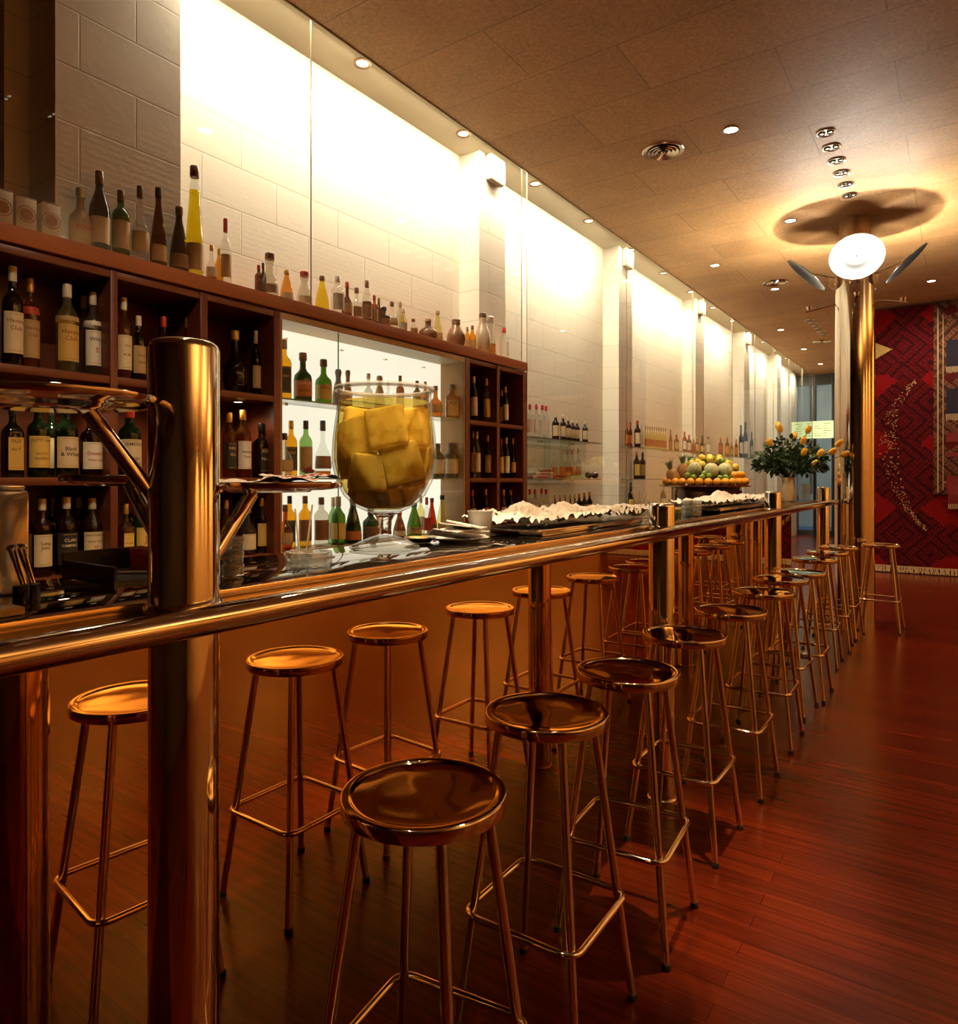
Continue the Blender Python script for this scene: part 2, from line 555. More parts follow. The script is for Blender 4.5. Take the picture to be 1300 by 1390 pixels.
# projecting piers of the block wall, each with a stub of beam above
k = 3
yp0, _ = yx(75, -2.88); yp1, _ = yx(245, -2.88)
for (y0, y1, xf) in ((yp0, yp1, -2.88), (4.24, 4.60, -2.92), (6.81, 7.17, -2.92), (9.38, 9.74, -2.92), (11.95, 12.31, -2.92), (14.5, 14.86, -2.92)):
    m = MB(); m.box(X_WALL, y0, Z_CABTOP + .002 if y0 < 4.5 else 0, xf, y1, Z_SOFF - .002)
    struct(m.obj('trim_%d' % k, BRICKM), 'white painted block pier standing out from the wall, %s along the glass' % ORD[k - 2], 'pier')
    k += 1
for i, y0 in enumerate((4.32, 6.89, 9.46, 12.03)):
    m = MB(); m.box(-2.918, y0, 3.54, -2.865, y0 + .2, Z_SOFF - .002, bev=.012)
    struct(m.obj('trim_%d' % k, SOFFM), 'white stub of a beam end at the top of a pier, %s along the glass' % ORD[i + 1], 'beam end')
    k += 1
m = MB(); m.box(-1.15, Y_RUG, 0, X_RIGHT, Y_RUG + .1, Z_CEIL)
struct(m.obj('wall_end', DARKW), 'dark end wall behind the hanging red rug', 'wall')
m = MB(); m.box(2.6, Y_RUG - .03, 0, X_RIGHT, Y_RUG - .0005, Z_CEIL)
struct(m.obj('wall_end_right', TANW), 'tan plaster end wall beyond the hanging rugs', 'wall')
m = MB(); m.box(-1.15, Y_RUG + .1, 0, -1.05, Y_FAR, Z_CEIL)
struct(m.obj('wall_passage', TANW), 'tan side wall of the passage beyond the rug', 'wall')
m = MB(); m.box(X_RIGHT, Y_BACK, 0, X_RIGHT + .1, Y_RUG, Z_CEIL)
struct(m.obj('wall_right', TANW), 'tan plaster wall across the room from the bar', 'wall')
m = MB(); m.box(-3.3, Y_BACK - .1, 0, X_RIGHT, Y_BACK, Z_SOFF)
struct(m.obj('wall_back', DARKW), 'dark panelled wall behind the viewer', 'wall')
# street window at the far end
m = MB()
m.box(-3.3, Y_FAR, 0, -1.05, Y_FAR + .1, .12); m.box(-3.3, Y_FAR, 3.45, -1.05, Y_FAR + .1, Z_SOFF)
for x in (-3.1, -2.72, -2.34, -1.72, -1.12):
    m.box(x - .03, Y_FAR, .12, x + .03, Y_FAR + .1, 3.45)
w = m.obj('window_1', plain('dark_steel_frame', (.05, .055, .06), .35, .6))
struct(w, 'tall dark framed street window at the far end of the passage', 'window')
m = MB(); m.box(-3.1, Y_FAR + .04, .12, -1.12, Y_FAR + .05, 3.45)
m.obj('pane', PANE, w)
m = MB(); m.box(-4.5, 24.0, -.2, 1.0, 24.1, 5.0)
struct(m.obj('exterior_facade', plain('street_facade', (.42, .44, .40), .8, var=.5, scale=1.2)), 'dim blue street frontage seen through the far window', 'facade')
# lit price board hanging in the far window
x0, D0 = xy(1103, Y_FAR - .06); x1, D1 = xy(1131, Y_FAR - .06)
z0, z1 = zv(595, D0), zv(572, D0)
b = thing('lit_board', 'lit pale yellow-green board hanging in the far window beyond the flowers', 'sign', ((x0 + x1) / 2, Y_FAR - .06, z0))
m = MB(); m.box(-(x1 - x0) / 2, -.02, 0, (x1 - x0) / 2, .02, z1 - z0, bev=.005)
m.obj('panel', emit('board_glow', (.80, .92, .36), 1.5), b)
m = MB()
for i in range(6):
    for j in range(2):
        xa = -.19 + j * .2
        m.box(xa, -.024, .05 + i * .055, xa + .15 - .04 * ((i * 7 + j) % 3), -.021, .062 + i * .055)
m.obj('writing', plain('board_ink', (.30, .34, .12), .6), b)
m = MB()
for sx in (-.18, .18):
    m.tube([(sx, 0, z1 - z0), (sx, 0, Z_CEIL - z0 - .001)], .004, 6)
m.obj('hanger', BRUSH, b)

# ------------------------------------------------------------------ glass panes from ceiling down to the cabinet / shelf line
ys = [-2.95, yx(422, X_GLASS)[0], yx(708, X_GLASS)[0], yx(850, X_GLASS)[0], yx(940, X_GLASS)[0], 9.2, 10.6, 12.0, 13.4, 14.8, 16.2, 17.48]
for i, (a, b_) in enumerate(zip(ys, ys[1:])):
    zb = Z_CABTOP + .002 if i < 2 else .96
    if i == 2: a = 4.66
    m = MB()
    fs = m.box(X_GLASS - .004, a + .001, zb, X_GLASS + .004, b_ - .001, Z_CEIL - .008)
    for f in fs:
        n = f.normal
        f.normal_update()
        if abs(f.normal.x) < .5:
            f.material_index = 1
    o = m.obj('glass_partition', [PANE, PEDGE])
    tag(o, 'frameless glass pane in front of the white block wall, %s from the near end' % ORD[i + 1], 'glass partition', 'glass panes before the white wall')

# ------------------------------------------------------------------ bar counter, rail and posts
POSTS = [(-1.49, 1.20), (.634, 1.513), (2.756, 1.200), (4.815, 1.218), (6.86, 1.226)]
PR = .052
bar = thing('bar_counter', 'long bar counter with polished black top and copper mirror front', 'bar counter', (X_MIR, 0, 0))
L = lambda x: x - X_MIR
m = MB(); m.box(L(X_CTR0), BAR_Y0, Z_CTR - .035, L(X_CTR1), BAR_Y1, Z_CTR, bev=.003)
m.obj('counter_top', CTRM, bar)
m = MB(); m.box(L(X_CTR1), BAR_Y0, Z_CTR - .022, L(X_CTR1) + .006, BAR_Y1, Z_CTR + .003, bev=.0015)
m.obj('edge_trim', plain('brass_trim', (.78, .50, .20), .18, 1.0), bar)
m = MB(); m.box(-.05, BAR_Y0, 0, 0, BAR_Y1, Z_CTR - .035)
m.obj('front_panel', MIRROR, bar)
m = MB(); m.box(-.40, BAR_Y0, 0, -.35, BAR_Y1, Z_CTR - .20); m.box(-.35, BAR_Y0, .62, -.05, BAR_Y1, .65); m.box(-.40, BAR_Y1 - .03, 0, -.05, BAR_Y1, Z_CTR - .035)
m.obj('service_side', WOODC, bar)
cuts = [BAR_Y0] + [q for (py, _) in POSTS for q in (py - PR - .001, py + PR + .001)] + [BAR_Y1]
for a, b_ in zip(cuts[0::2], cuts[1::2]):
    if b_ - a > .03:
        m = MB(); m.box(L(X_CTR1) + .0065, a, Z_CTR - .024, L(X_RAIL) - .022, b_, Z_CTR - .010, bev=.002)
        m.obj('edge_strip', STRIPM, bar)
rail = thing('bar_rail', 'thick polished steel hand rail along the customer side of the bar', 'rail', (X_RAIL, 0, 1.094))
m = MB(); m.tube([(0, BAR_Y0 + .1 + .2 * i, 0) for i in range(int((BAR_Y1 - BAR_Y0 - .12) / .2) + 1)] + [(0, BAR_Y1 - .02, 0)], .0215, 24)
m.obj('tube', CHROME, rail)
m = MB()
m.lathe([(0, 0), (.015, .0), (.0215, -.006), (.0215, -.012)], 24, mat=Matrix.Translation((0, BAR_Y1 - .008, 0)) @ Matrix.Rotation(-PI / 2, 4, 'X'))
m.obj('end_cap', CHROME, rail)
for py, _ in POSTS:
    m = MB(); m.box(-.043 + .0005, py - .02, -.010, -.018, py + .02, .006, bev=.002)
    m.obj('bracket', CHROME, rail)
pn = ['post with round trays beside the dark shelves', 'short-topped steel post piercing the bar edge behind the second stool', 'short-topped steel post piercing the bar edge before the flower vase', 'short-topped steel post at the far end of the bar, by the tall column']
for i, (py, zt) in enumerate(POSTS[1:]):
    lab = 'tall thick polished steel ' + pn[0] if i == 0 else pn[i]
    t = thing('bar_post', lab, 'post', (X_POST, py, 0), group='steel posts along the bar')
    m = MB()
    m.lathe([(0, .012), (PR - .004, .012), (PR, .016), (PR, zt - .012), (PR - .002, zt - .005), (PR - .008, zt), (0, zt + .002)], 48)
    m.obj('tube', CHROME, t)
    m = MB(); m.lathe([(PR + .0005, Z_CTR - .009), (PR + .008, Z_CTR - .009), (PR + .008, Z_CTR - .002), (PR + .004, Z_CTR + .004), (PR + .0005, Z_CTR + .004)], 48)
    m.obj('collar', CHROME, t)
    m = MB(); m.lathe([(0, 0), (PR + .006, 0), (PR + .006, .008), (PR + .002, .0118), (0, .0118)], 48)
    m.obj('foot_ring', BRUSH, t)

# ------------------------------------------------------------------ round trays on the near post
def post_tray(cx, cy, z, r, label, strut_z):
    t = thing('swing_tray', label, 'tray', (cx, cy, z))
    m = MB()
    m.lathe([(0, .0), (r * .55, .0), (r * .60, .004), (r * .80, .004), (r * .985, .008), (r, .013), (r, .017), (r * .985, .0185), (r * .95, .012), (r * .8, .008), (0, .006)], 64)
    m.obj('dish', CHROME, t)
    dx, dy = X_POST - cx, .634 - cy
    d = math.hypot(dx, dy); ux, uy = dx / d, dy / d
    m = MB(); m.tube([(ux * r * .35, uy * r * .35, -.002), (ux * (d - PR - .002), uy * (d - PR - .002), strut_z - z)], .012, 14)
    m.obj('strut', CHROME, t)
    if d - PR > r:
        m = MB(); m.box(r * .97, -.012, .002, d - PR - .001, .012, .012, mat=Matrix.Rotation(math.atan2(uy, ux), 4, 'Z'))
        m.obj('bracket', CHROME, t)
    return t
post_tray(-1.055, .460, 1.400, .150, 'large round steel tray high on the near post, seen from below', 1.285)
post_tray(-1.030, .825, 1.276, .130, 'round steel tray on the near post carrying red and white napkins', 1.165)
post_tray(-1.20, .645, 1.288, .095, 'thin round steel tray on the near post, towards the dark shelves', 1.18)

# ------------------------------------------------------------------ bar stools
SZ = .737
def make_stool():
    t = thing('bar_stool', 'x', 'bar stool')
    m = MB()
    m.lathe([(0, SZ - .026), (.146, SZ - .026), (.1495, SZ - .0245), (.150, SZ - .0235), (.150, SZ - .0040), (.1495, SZ - .0018), (.148, SZ - .0003), (.1455, SZ), (.1365, SZ), (.1335, SZ - .0010), (.1310, SZ - .0042), (.126, SZ - .0052), (.09, SZ - .0064), (.05, SZ - .0074), (0, SZ - .0078)], 72)
    m.obj('seat', SEATM, t, sharp=44)
    for sx in (-1, 1):
        for sy in (-1, 1):
            m = MB()
            top = Vector((sx * .083, sy * .083, SZ - .0265)); bot = Vector((sx * .155, sy * .155, .016))
            m.tube([top, top.lerp(bot, .5), bot], .0106, 14)
            lg = m.obj('leg', CHROME, t)
            m = MB(); m.lathe([(0, 0), (.0125, 0), (.0125, .014), (.0106, .0165), (0, .0165)], 14, sx * .1565, sy * .1565)
            m.obj('rubber_foot', RUBBER, lg)
    zr = .268
    q = .155 - .072 * (zr - .016) / (SZ - .042)
    e = q + .0106 + .0075
    pts = []
    rc = .036
    for (cx, cy, a0) in ((e - rc, e - rc, 0), (-(e - rc), e - rc, 90), (-(e - rc), -(e - rc), 180), (e - rc, -(e - rc), 270)):
        for i in range(7):
            a = R(a0 + 15 * i)
            pts.append((cx + rc * math.cos(a), cy + rc * math.sin(a), zr))
    m = MB(); m.tube(pts, .0078, 12, closed=True)
    m.obj('footrest', CHROME, t)
    return t
STOOLS = [(-.797, .982), (-.826, 1.49), (-.806, 1.946), (-.826, 2.525), (-.812, 3.10), (-.812, 3.70), (-.836, 4.24), (-.80, 4.60), (-.84, 5.42), (-.835, 5.98), (-.825, 6.48), (-.555, 6.92)]
proto = make_stool()
for i, (x, y) in enumerate(STOOLS):
    if i == 11:
        lab = 'steel bar stool standing apart in front of the tall steel column'
    elif i == 0:
        lab = 'steel bar stool at the near end of the row, dished seat seen from above'
    else:
        lab = 'steel bar stool with round dished seat, %s in the row from the near end' % ORD[i + 1]
    rz = R(random.uniform(-5, 5)) + (R(8) if i == 0 else 0)
    if i == 0:
        proto.location = (x, y, 0); proto.rotation_euler = (0, 0, rz); proto['label'] = lab; proto['group'] = 'bar stools in a row'
    else:
        dup(proto, (x, y, 0), rz, lab, 'bar stools in a row')

# ------------------------------------------------------------------ tall steel column with reflector lamps
CX, CY, CR = -.787, 7.24, .165
col = thing('lamp_column', 'tall polished steel column with four white reflector discs near its top', 'lamp column', (CX, CY, 0))
m = MB(); m.lathe([(0, 0), (CR, 0), (CR, 3.20), (CR - .004, 3.205)], 64); m.obj('shaft', CHROME, col)
m = MB(); m.lathe([(CR - .035, 3.205), (CR - .035, Z_CEIL - .001), (0, Z_CEIL - .001)], 64); m.obj('neck', plain('bronze_sleeve', (.42, .27, .14), .35, .7), col)
REFW = plain('satin_reflector', (.055, .055, .055), .40, 1.0, var=.03)
toc = math.atan2(-CY, -CX)
LAMPS = []
for i in range(4):
    a = toc + R(2) + i * PI / 2
    ca, sa = math.cos(a), math.sin(a)
    rod0 = Vector((CR * ca * .96, CR * sa * .96, 2.925)); rod1 = Vector((.41 * ca, .41 * sa, 2.88))
    m = MB(); m.tube([rod0, rod1], .010, 10)
    rod = m.obj('lamp_arm', CHROME, col)
    m = MB()
    m.lathe([(0, 0), (.014, 0), (.016, .006), (.024, .03), (.0245, .032), (.020, .032), (.012, .012), (0, .010)], 20, rod1.x * .93, rod1.y * .93, 2.893)
    m.obj('lamp_head', CHROME, rod)
    m = MB(); m.lathe([(0, 0), (.009, 0), (.010, .006), (0, .012)], 12, rod1.x * .93, rod1.y * .93, 2.905)
    m.obj('bulb', emit('halogen_bulb', (1, .88, .66), 18.0), rod)
    # disc: a shallow dish leaning out at 45 degrees, lit face down and outwards
    dc = Vector((.40 * ca, .40 * sa, 3.235))
    axis_out = Vector((ca, sa, 0))
    up = (axis_out * .72 + Vector((0, 0, 1)) * .69).normalized()        # direction from inner edge to outer edge
    nrm = (axis_out * .69 - Vector((0, 0, 1)) * .72).normalized()       # lit face direction
    side = nrm.cross(up)
    M4 = Matrix(((side.x, up.x, nrm.x, dc.x), (side.y, up.y, nrm.y, dc.y), (side.z, up.z, nrm.z, dc.z), (0, 0, 0, 1)))
    rd = .218
    m = MB()
    m.lathe([(0, -.022), (rd * .5, -.017), (rd * .88, .0), (rd, .006), (rd, .011), (rd * .90, .0065), (rd * .88, .003), (rd * .70, -.004), (rd * .69, -.0055), (rd * .47, -.012), (rd * .46, -.0135), (rd * .2, -.0165), (0, -.017)], 56, mat=M4)
    for f in m.bm.faces:
        f.normal_update()
    dsk = m.obj('reflector_disc', [REFW, CHROME], col)
    me = dsk.data
    for p in me.polygons:                                           # back of the dish is bare metal
        cz = (M4.inverted() @ p.center)
        if p.normal.dot(nrm) < 0:
            p.material_index = 1
    m = MB(); m.tube([(ca * (CR - .02), sa * (CR - .02), 3.16), tuple(dc - nrm * .019)], .009, 10)
    m.obj('disc_arm', CHROME, dsk)
    LAMPS.append((CX + rod1.x * .93, CY + rod1.y * .93, 2.932, ca, sa))

# ------------------------------------------------------------------ ceiling fittings
LENS = emit('lamp_lens', (1, .90, .72), 14.0)
DIMLENS = emit('eyeball_lens', (1, .80, .5), 5.0)
def downlight(x, y, z, label, r=.055, lens=LENS, group='recessed ceiling downlights'):
    t = thing('ceiling_downlight', label, 'downlight', (x, y, z), group=group)
    m = MB(); m.lathe([(r, 0), (r * 1.02, -.006), (r * .96, -.010), (r * .80, -.007), (r * .76, -.001)], 32); m.obj('trim_ring', BRUSH, t)
    m = MB(); m.lathe([(0, -.004), (r * .755, -.004), (r * .755, -.001), (0, -.001)], 24); m.obj('lens', lens, t)
    return t
DOWN = [(-1.28, .83), (-1.28, 2.86), (-1.28, 4.89), (-1.28, 6.92), (-1.9, 9.3), (-2.24, 7.89), (-2.34, 11.9), (-2.34, 13.9), (-2.36, 15.9), (-.27, 9.99)]
for i, (x, y) in enumerate(DOWN):
    lab = ['recessed downlight over the bar, before the first post', 'recessed downlight over the bar above the first stools', 'bright recessed downlight above the bar, beside the round vent', 'small recessed downlight at the edge of the column lamp shadow', 'small recessed downlight between the two distant vents',
           'small recessed downlight near the glass panes, before the column', 'small downlight in the passage ceiling, third before the window', 'small downlight in the passage ceiling, second before the window', 'small downlight in the passage ceiling, closest to the window', 'small recessed downlight in front of the hanging rugs'][i]
    downlight(x, y, Z_CEIL, lab)
def eyeball(x, y, label):
    t = thing('eyeball_light', label, 'spotlight', (x, y, Z_CEIL), group='rows of small twin spotlights')
    r = .062
    m = MB(); m.lathe([(r, 0), (r * 1.02, -.005), (r * .97, -.010), (r * .86, -.008), (r * .84, -.004), (0, -.003)], 32); m.obj('trim_ring', BRUSH, t)
    for s in (-1, 1):
        m = MB(); m.lathe([(.021, -.0045), (.022, -.012), (.018, -.013), (.012, -.006)], 16, s * .027, 0, 0); h = m.obj('socket', BLACKP, t)
        m = MB(); m.lathe([(0, -.0075), (.0105, -.0075), (.0105, -.005), (0, -.005)], 12, s * .027, 0, 0); m.obj('bulb', DIMLENS, h)
    return t
n_ = 0
EYES = []
for (x, ya, cnt, where) in ((-.64, .372, 9, 'over the near stools'), (-.752, 5.30, 6, 'before the column'), (-1.83, 11.4, 6, 'over the passage')):  # first three in the near row are unseen, added for light from the front
    for i in range(cnt):
        y = ya + .256 * i
        eyeball(x, y, 'twin spotlight in the row %s, %s from the near end' % (where, ORD[i + 1]))
        EYES.append((x, y))
def vent(x, y, label):
    t = thing('ceiling_vent', label, 'vent', (x, y, Z_CEIL), group='round ceiling vents')
    r = .15
    m = MB(); m.lathe([(r, 0), (r, -.006), (r * .95, -.012), (r * .80, -.008), (r * .78, -.002)], 48); m.obj('flange', BRUSH, t)
    m = MB(); m.lathe([(r * .775, -.002), (r * .775, -.0005), (0, -.0005), (0, -.002)], 32); m.obj('throat', BLACKP, t)
    for k2 in (.62, .44, .26):
        m = MB(); m.lathe([(r * k2, -.002), (r * (k2 + .12), -.014), (r * (k2 + .11), -.018), (r * (k2 - .02), -.006)], 40); m.obj('ring', BRUSH, t)
    m = MB(); m.lathe([(0, -.022), (.012, -.020), (.016, -.012), (.012, -.003), (0, -.003)], 16); m.obj('hub', BRUSH, t)
vent(-1.77, 4.93, 'round metal vent with concentric rings in the cork ceiling, beside the bright downlight')
vent(-1.83, 9.0, 'round metal vent in the ceiling beyond, before the column')
vent(-1.95, 13.3, 'distant round vent in the passage ceiling beside the column')
SOFF = [1.96 + 1.008 * i for i in range(16)]
for i, y in enumerate(SOFF):
    if i in (0,): pass
    t = thing('wall_washer', 'small recessed lamp in the cream soffit washing the white wall, %s along the glass' % ORD[i + 1], 'downlight', (-2.872, y, Z_SOFF), group='wall washers in the soffit')
    m = MB(); m.lathe([(.052, 0), (.053, -.010), (.046, -.014), (.036, -.008), (.034, -.001)], 28); m.obj('trim_ring', plain('brown_ring', (.22, .15, .08), .4, .5), t)
    m = MB(); m.lathe([(0, -.004), (.0338, -.004), (.0338, -.001), (0, -.001)], 20); m.obj('lens', LENS, t)

# ------------------------------------------------------------------ rugs on the end wall
rg = thing('hanging_rug', 'huge dark red patterned rug hanging from ceiling to floor on the end wall', 'rug', (0, Y_RUG - .014, 0))
m = MB()
nx, nz = 60, 40
V = [[m.bm.verts.new((-1.14 + 3.6 * i / nx, -.004 * math.sin(i * .9) - .006, .10 + (Z_CEIL - .02 - .10) * j / nz)) for j in range(nz + 1)] for i in range(nx + 1)]
for i in range(nx):
    for j in range(nz):
        m.bm.faces.new((V[i][j], V[i + 1][j], V[i + 1][j + 1], V[i][j + 1]))
g = bmesh.ops.extrude_face_region(m.bm, geom=m.bm.faces[:])
bmesh.ops.translate(m.bm, verts=[v for v in g['geom'] if isinstance(v, bmesh.types.BMVert)], vec=(0, .012, 0))
m.obj('woven_field', RUGM, rg)
m = MB()
for i in range(340):
    x = -1.13 + 3.58 * i / 340
    m.tube([(x, -.004, .102), (x + random.uniform(-.012, .012), -.010, .06), (x + random.uniform(-.02, .02), -.02, .012)], .0062, 5)
m.obj('fringe', plain('cream_fringe', (.50, .36, .20), .9), rg)
m = MB()
xa, Da = xy(1187, Y_RUG - .03); xb, Db = xy(1211, Y_RUG - .03)
za, zb_, zc = zv(464, Da), zv(490, Da), zv(474, Db)
vs = [m.bm.verts.new(p) for p in ((xa - .12, -.022, za + .05), (xa - .12, -.022, zb_ - .05), (xb, -.022, zc))]
vs2 = [m.bm.verts.new(p.co + Vector((0, .010, 0))) for p in vs]
m.bm.faces.new(vs); m.bm.faces.new(vs2[::-1])
for i in range(3):
    m.bm.faces.new((vs[i], vs2[i], vs2[(i + 1) % 3], vs[(i + 1) % 3]))
m.obj('gold_patch', plain('gold_weave', (.42, .27, .08), .9, var=.6, scale=60), rg)
m = MB()
cres = [(1244, 516, 2), (1232, 528, 5), (1220, 545, 10), (1211, 562, 14), (1207, 580, 18), (1206, 600, 21), (1207, 622, 20), (1211, 643, 17), (1218, 662, 14), (1226, 680, 10), (1236, 697, 7), (1247, 710, 4), (1257, 718, 2)]
for i in range(330):
    q = random.random() * (len(cres) - 1.001)
    k0 = int(q); fr = q - k0
    a, b_ = cres[k0], cres[k0 + 1]
    u = a[0] + (b_[0] - a[0]) * fr; v = a[1] + (b_[1] - a[1]) * fr; wd = a[2] + (b_[2] - a[2]) * fr
    u += random.uniform(-1, 1) * wd * .62
    x, D = xy(u, Y_RUG - .025)
    z = zv(v + random.uniform(-3, 3), D)
    rr = random.uniform(.006, .0125)
    m.lathe([(0, 0), (rr, 0), (rr * .8, .004), (0, .005)], 6, mat=Matrix.Translation((x, -.0125, z)) @ Matrix.Rotation(PI / 2, 4, 'X') @ Matrix.Rotation(random.random() * 3, 4, 'Z') @ Matrix.Diagonal((1, .6, 1, 1)))
o = m.obj('gold_crescent', plain('gold_shell', (.42, .26, .10), .5, var=.5), rg)
o['kind'] = 'stuff'; o['label'] = 'crescent of small gold flecks sewn on the red rug'
r2 = thing('hanging_rug', 'smaller brown rug with dark panels hung over the red rug at its far side', 'rug', (0, Y_RUG - .05, 0))
xl, Dl = xy(1267, Y_RUG - .05)
zb2 = zv(671, Dl)
m = MB(); m.box(xl, -.006, zb2, xl + 1.5, .010, Z_CEIL - .02, bev=.003); m.obj('woven_field', RUG2M, r2)
CREAM = plain('cream_wool', (.40, .29, .17), .9, var=.2, scale=30)
NAVY = plain('dark_navy_wool', (.012, .010, .022), .95, var=.3, scale=30)
REDW = plain('dark_red_wool', (.16, .012, .015), .95, var=.4, scale=40)
m = MB()
xi, Di = xy(1284, Y_RUG - .06)
for (v0, v1) in ((462, 498), (528, 562)):
    m.box(xi, -.012, zv(v1, Di), xl + 1.4, -.0065, zv(v0, Di))
m.obj('dark_panel', NAVY, r2)
m = MB()
for (v0, v1) in ((588, 600), (614, 620), (646, 668)):
    m.box(xi, -.012, zv(v1, Di), xl + 1.4, -.0065, zv(v0, Di))
m.obj('red_band', REDW, r2)
for (v0, v1) in ((498, 507), (562, 572)):
    m = MB()
    for i in range(60):
        x = xi + .0225 * i
        m.box(x, -.018, zv(v1, Di) + random.uniform(0, .02), x + .014, -.0125, zv(v0, Di))
    m.obj('white_fringe', CREAM, r2)
m = MB()
m.box(xl + .04, -.009, zb2 + .03, xl + .055, -.0065, Z_CEIL - .1); m.box(xl + .10, -.009, zb2 + .06, xl + .11, -.0065, Z_CEIL - .2); m.box(xl + .11, -.009, zb2 + .16, xl + 1.4, -.0065, zb2 + .172)
m.obj('border_line', CREAM, r2)
r3 = thing('hanging_rug', 'narrow dark red rug strip with white fringe hanging below the brown rug', 'rug', (0, Y_RUG - .085, 0))
z3 = zv(690, Di)
m = MB(); m.box(xi + .02, -.006, z3 + .06, xl + 1.45, .008, zb2 + .12, bev=.003); m.obj('woven_field', REDW, r3)
m = MB()
for i in range(64):
    x = xi + .022 + .022 * i
    m.box(x, -.005, z3 - random.uniform(0, .02), x + .014, .005, z3 + .062)
m.obj('white_fringe', CREAM, r3)
# ------------------------------------------------------------------ back cabinet
def Yc(u): return yx(u, X_CAB)[0]
YA0, YE1 = -2.9, Yc(715)
yd = [(Yc(-4) - .028, Yc(-4)), (Yc(150), Yc(160)), (Yc(272), Yc(282)), (Yc(372), Yc(381))]
yn1 = Yc(631)
ye = [(Yc(632), Yc(638)), (Yc(674.5), Yc(678.5)), (Yc(710), YE1)]
TOPZ0, TOPZ1 = 2.132, Z_CABTOP
GAP0 = 2.124
t = thing('cabinet_top', 'long red-brown wooden top over the bottle cabinet', 'shelf board', (X_CAB, 0, 0))
m = MB(); m.box(X_WALL - X_CAB + .005, YA0, TOPZ0, .006, YE1 + .004, TOPZ1, bev=.004); m.obj('board', WOODT, t)

def unit(name, label, walls, y0, y1, zt, xb=-3.09):
    t = thing(name, label, 'cabinet', (X_CAB, y0, 0))
    X = lambda x: x - X_CAB
    m = MB(); m.box(X(xb), 0, .02, X(xb) + .012, y1 - y0, zt); m.obj('back_panel', WOODC, t)
    for (a, b) in walls:
        m = MB(); m.box(X(xb) + .0125, a - y0, .02, 0, b - y0, zt, bev=.002); m.obj('upright', WOODC, t)
    for (a, b) in zip(walls, walls[1:]):
        for z in SH:
            m = MB(); m.box(X(xb) + .0125, a[1] - y0 + .0005, z - .030, -.003, b[0] - y0 - .0005, z, bev=.002); m.obj('shelf', WOODC, t)
        m = MB(); m.box(X(xb) + .0125, a[1] - y0 + .0005, zt - .030, -.003, b[0] - y0 - .0005, zt - .001, bev=.002); m.obj('top_rail', WOODC, t)
        m = MB(); m.box(-.03, a[1] - y0 + .001, .10, -.006, b[0] - y0 - .001, SH[0] - .034, bev=.003)
        d = m.obj('cupboard_door', WOODC, t)
        m = MB(); m.tube([(-.002, (b[0] - a[1]) * .8, .5), (.018, (b[0] - a[1]) * .8, .5), (.018, (b[0] - a[1]) * .8, .62), (-.002, (b[0] - a[1]) * .8, .62)], .005, 8); m.obj('handle', BRUSH, d)
    return t
W0 = [(YA0, YA0 + .028), (-1.60, -1.572), (-.30, -.272)] + yd  # bays nearer than the bottles are unseen, added to darken the post's reflection
unit('bottle_cabinet', 'dark red-brown wooden bottle cabinet with open bays before the lit niche', W0, YA0, yd[-1][1], GAP0)
unit('bottle_cabinet', 'narrow dark wooden bottle cabinet with two bays beyond the lit niche', ye, ye[0][0], YE1, GAP0)
# puck lights under shelf boards
PUCKS = []
def puck(u, X, z, label):
    y, _ = yx(u, X)
    t = thing('puck_light', label, 'puck light', (X, y, z), group='puck lights under the cabinet shelves')
    m = MB(); m.lathe([(0, -.001), (.026, -.001), (.027, -.006), (.024, -.009), (.020, -.007), (.0198, -.003), (0, -.003)], 24); m.obj('rim', BRUSH, t)
    m = MB(); m.lathe([(0, -.0065), (.0195, -.0065), (.0195, -.0035), (0, -.0035)], 20); m.obj('lens', emit('puck_lens', (1, .88, .66), 12.0), t)
    PUCKS.append((X, y, z))
bays = ['first', 'second', 'third']
for bi, (u1, xx) in enumerate(((75, -2.84), (215, -2.84), (323, -2.84))):
    puck(u1, xx, SH[2] - .0305, 'puck light under the upper shelf of the %s dark bay' % bays[bi])

# lit niche
YN0, YN1 = yd[-1][1] + .001, ye[0][0] - .001
XNB = -2.962
n = thing('lit_niche', 'brightly lit white display niche with glass shelves in the cabinet', 'display niche', (X_CAB, YN0, 0))
H = YN1 - YN0
X = lambda x: x - X_CAB
def _panel():
    m_, t_, out = nt('backlit_panel')
    e = node(t_, 'ShaderNodeEmission'); e.inputs[1].default_value = 1.0
    tc = node(t_, 'ShaderNodeTexCoord'); nz = node(t_, 'ShaderNodeTexNoise', Scale=1.1, Detail=1.0)
    t_.links.new(tc.outputs['Object'], nz.inputs['Vector'])
    cr = node(t_, 'ShaderNodeValToRGB')
    cr.color_ramp.elements[0].color = (.92, .84, .62, 1); cr.color_ramp.elements[1].color = (1.20, 1.12, .92, 1)
    t_.links.new(nz.outputs['Fac'], cr.inputs[0]); t_.links.new(cr.outputs[0], e.inputs[0])
    t_.links.new(e.outputs[0], out.inputs[0])
    return m_
PANELM = _panel()
m = MB(); m.box(X(XNB), 0, SH[0] - .03, X(XNB) + .010, H, 2.09); m.obj('light_panel', PANELM, n)
CREAML = plain('cream_laminate', (.36, .22, .10), .38, spec=.2, var=.04)
m = MB(); m.box(X(XNB) + .0105, H - .016, SH[0] - .03, -.004, H, 2.09); m.obj('side_panel', CREAML, n)
m = MB(); m.box(X(XNB) + .0105, 0, SH[0] - .03, -.004, .012, 2.09); m.obj('side_panel', CREAML, n)
m = MB(); m.box(X(XNB), 0, 2.0905, -.004, H, GAP0 - .001); m.obj('head_panel', plain('cream_head', (.50, .40, .24), .5, var=.05), n)
